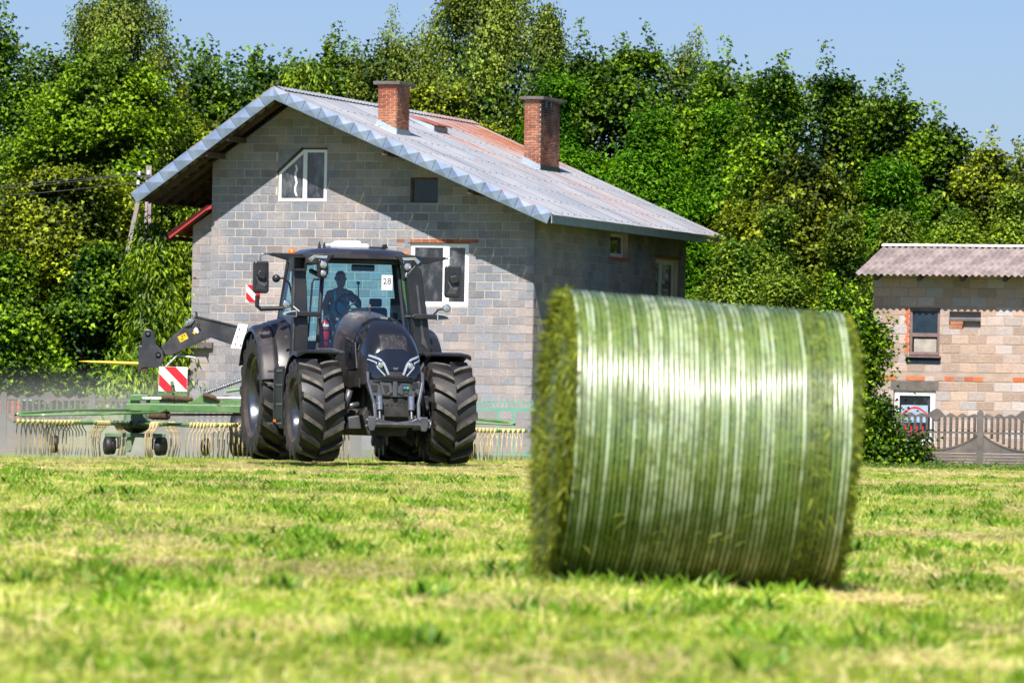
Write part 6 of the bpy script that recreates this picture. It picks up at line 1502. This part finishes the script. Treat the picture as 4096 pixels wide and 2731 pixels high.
# far mass of the wood behind the first trees
def far_wood():
    rng = np.random.default_rng(77); C = []; OD = []; BR = []
    for k in range(9000):
        x = rng.uniform(-27, 27); top = 13.2 if x < 6 else 13.2-(x-6)*.30
        top += .8*noise.noise(Vector((x*.5, 1, 1))) - .5; z = rng.random()**.8*top; y = 190 + rng.uniform(0, 5) + 1.5*noise.noise(Vector((x*.4, z*.3, 4)))
        C.append([x, y, z]); OD.append([rng.normal(0, .3), -1, .3]); BR.append(.2+.3*noise.noise(Vector((x*.7, z*.7, 0))))
    v, t = leaf_arrays(np.array(C), rng, 10, (.4, .4, .3), .2, .18, 'maple', np.array(OD), np.array(BR)); TRI[0] += len(t)*2
    o = obj('far_wood', leaves_mesh('far_wood', v, t, LM['maple'])); tag(o, 'dense dark wood closing off the view behind the first row of trees', 'wood', 'stuff')
far_wood()
def undergrowth():
    rng = np.random.default_rng(9); C = []; OD = []; BR = []
    for k in range(900):
        x = rng.uniform(7.8, 16); y = 129.5 + rng.uniform(-1.6, 1.6); C.append([x, y, ground_h(x, y) + rng.uniform(-.03, .04)]); OD.append([0, -1, .3]); BR.append(rng.uniform(.1, .6))
    v, t = leaf_arrays(np.array(C), rng, 10, (.15, .15, .07), .12, .03, 'shrub', np.array(OD), np.array(BR)); TRI[0] += len(t)*2
    o = obj('fence_weeds', leaves_mesh('fence_weeds', v, t, LM['shrub'])); tag(o, 'rough grass and weeds growing along the foot of the right fence', 'weeds', 'stuff')
undergrowth()
print('leaf tris', TRI[0])
# ------------------------------------------------------------------ dust raised by the rake
def dust():
    b = MB().box(-13.5, 2.2, 102.5, 131, -.6, 2.6)
    m = bpy.data.materials.new('dust_volume_mat'); m.use_nodes = True; t = m.node_tree; t.nodes.clear()
    out = t.nodes.new('ShaderNodeOutputMaterial'); v = t.nodes.new('ShaderNodeVolumePrincipled'); v.inputs['Color'].default_value = (.92, .88, .84, 1); v.inputs['Anisotropy'].default_value = .2
    g = t.nodes.new('ShaderNodeNewGeometry'); n = t.nodes.new('ShaderNodeTexNoise'); n.inputs['Scale'].default_value = .35; n.inputs['Detail'].default_value = 2
    s = t.nodes.new('ShaderNodeSeparateXYZ'); t.links.new(g.outputs['Position'], n.inputs['Vector']); t.links.new(g.outputs['Position'], s.inputs[0])
    def mr(inp, a, b_, c, d):
        x = t.nodes.new('ShaderNodeMapRange'); x.interpolation_type = 'SMOOTHSTEP'; t.links.new(inp, x.inputs[0])
        for i, q in zip((1, 2, 3, 4), (a, b_, c, d)): x.inputs[i].default_value = q
        return x.outputs[0]
    def mul(a, b_):
        x = t.nodes.new('ShaderNodeMath'); x.operation = 'MULTIPLY'; t.links.new(a, x.inputs[0])
        if isinstance(b_, float): x.inputs[1].default_value = b_
        else: t.links.new(b_, x.inputs[1])
        return x.outputs[0]
    d = mul(mul(mr(n.outputs[0], .38, .62, 0, 1), mr(s.outputs[2], -.2, 1.7, 1, 0)), mul(mr(s.outputs[0], -13.2, -10.5, 0, 1), mr(s.outputs[0], -2.5, 1.8, 1, 0)))
    t.links.new(mul(d, .085), v.inputs['Density']); t.links.new(v.outputs[0], out.inputs['Volume'])
    o = b.build('dust_cloud', m); tag(o, 'pale dust drifting low behind the rotary rake', 'dust', 'stuff')
dust()
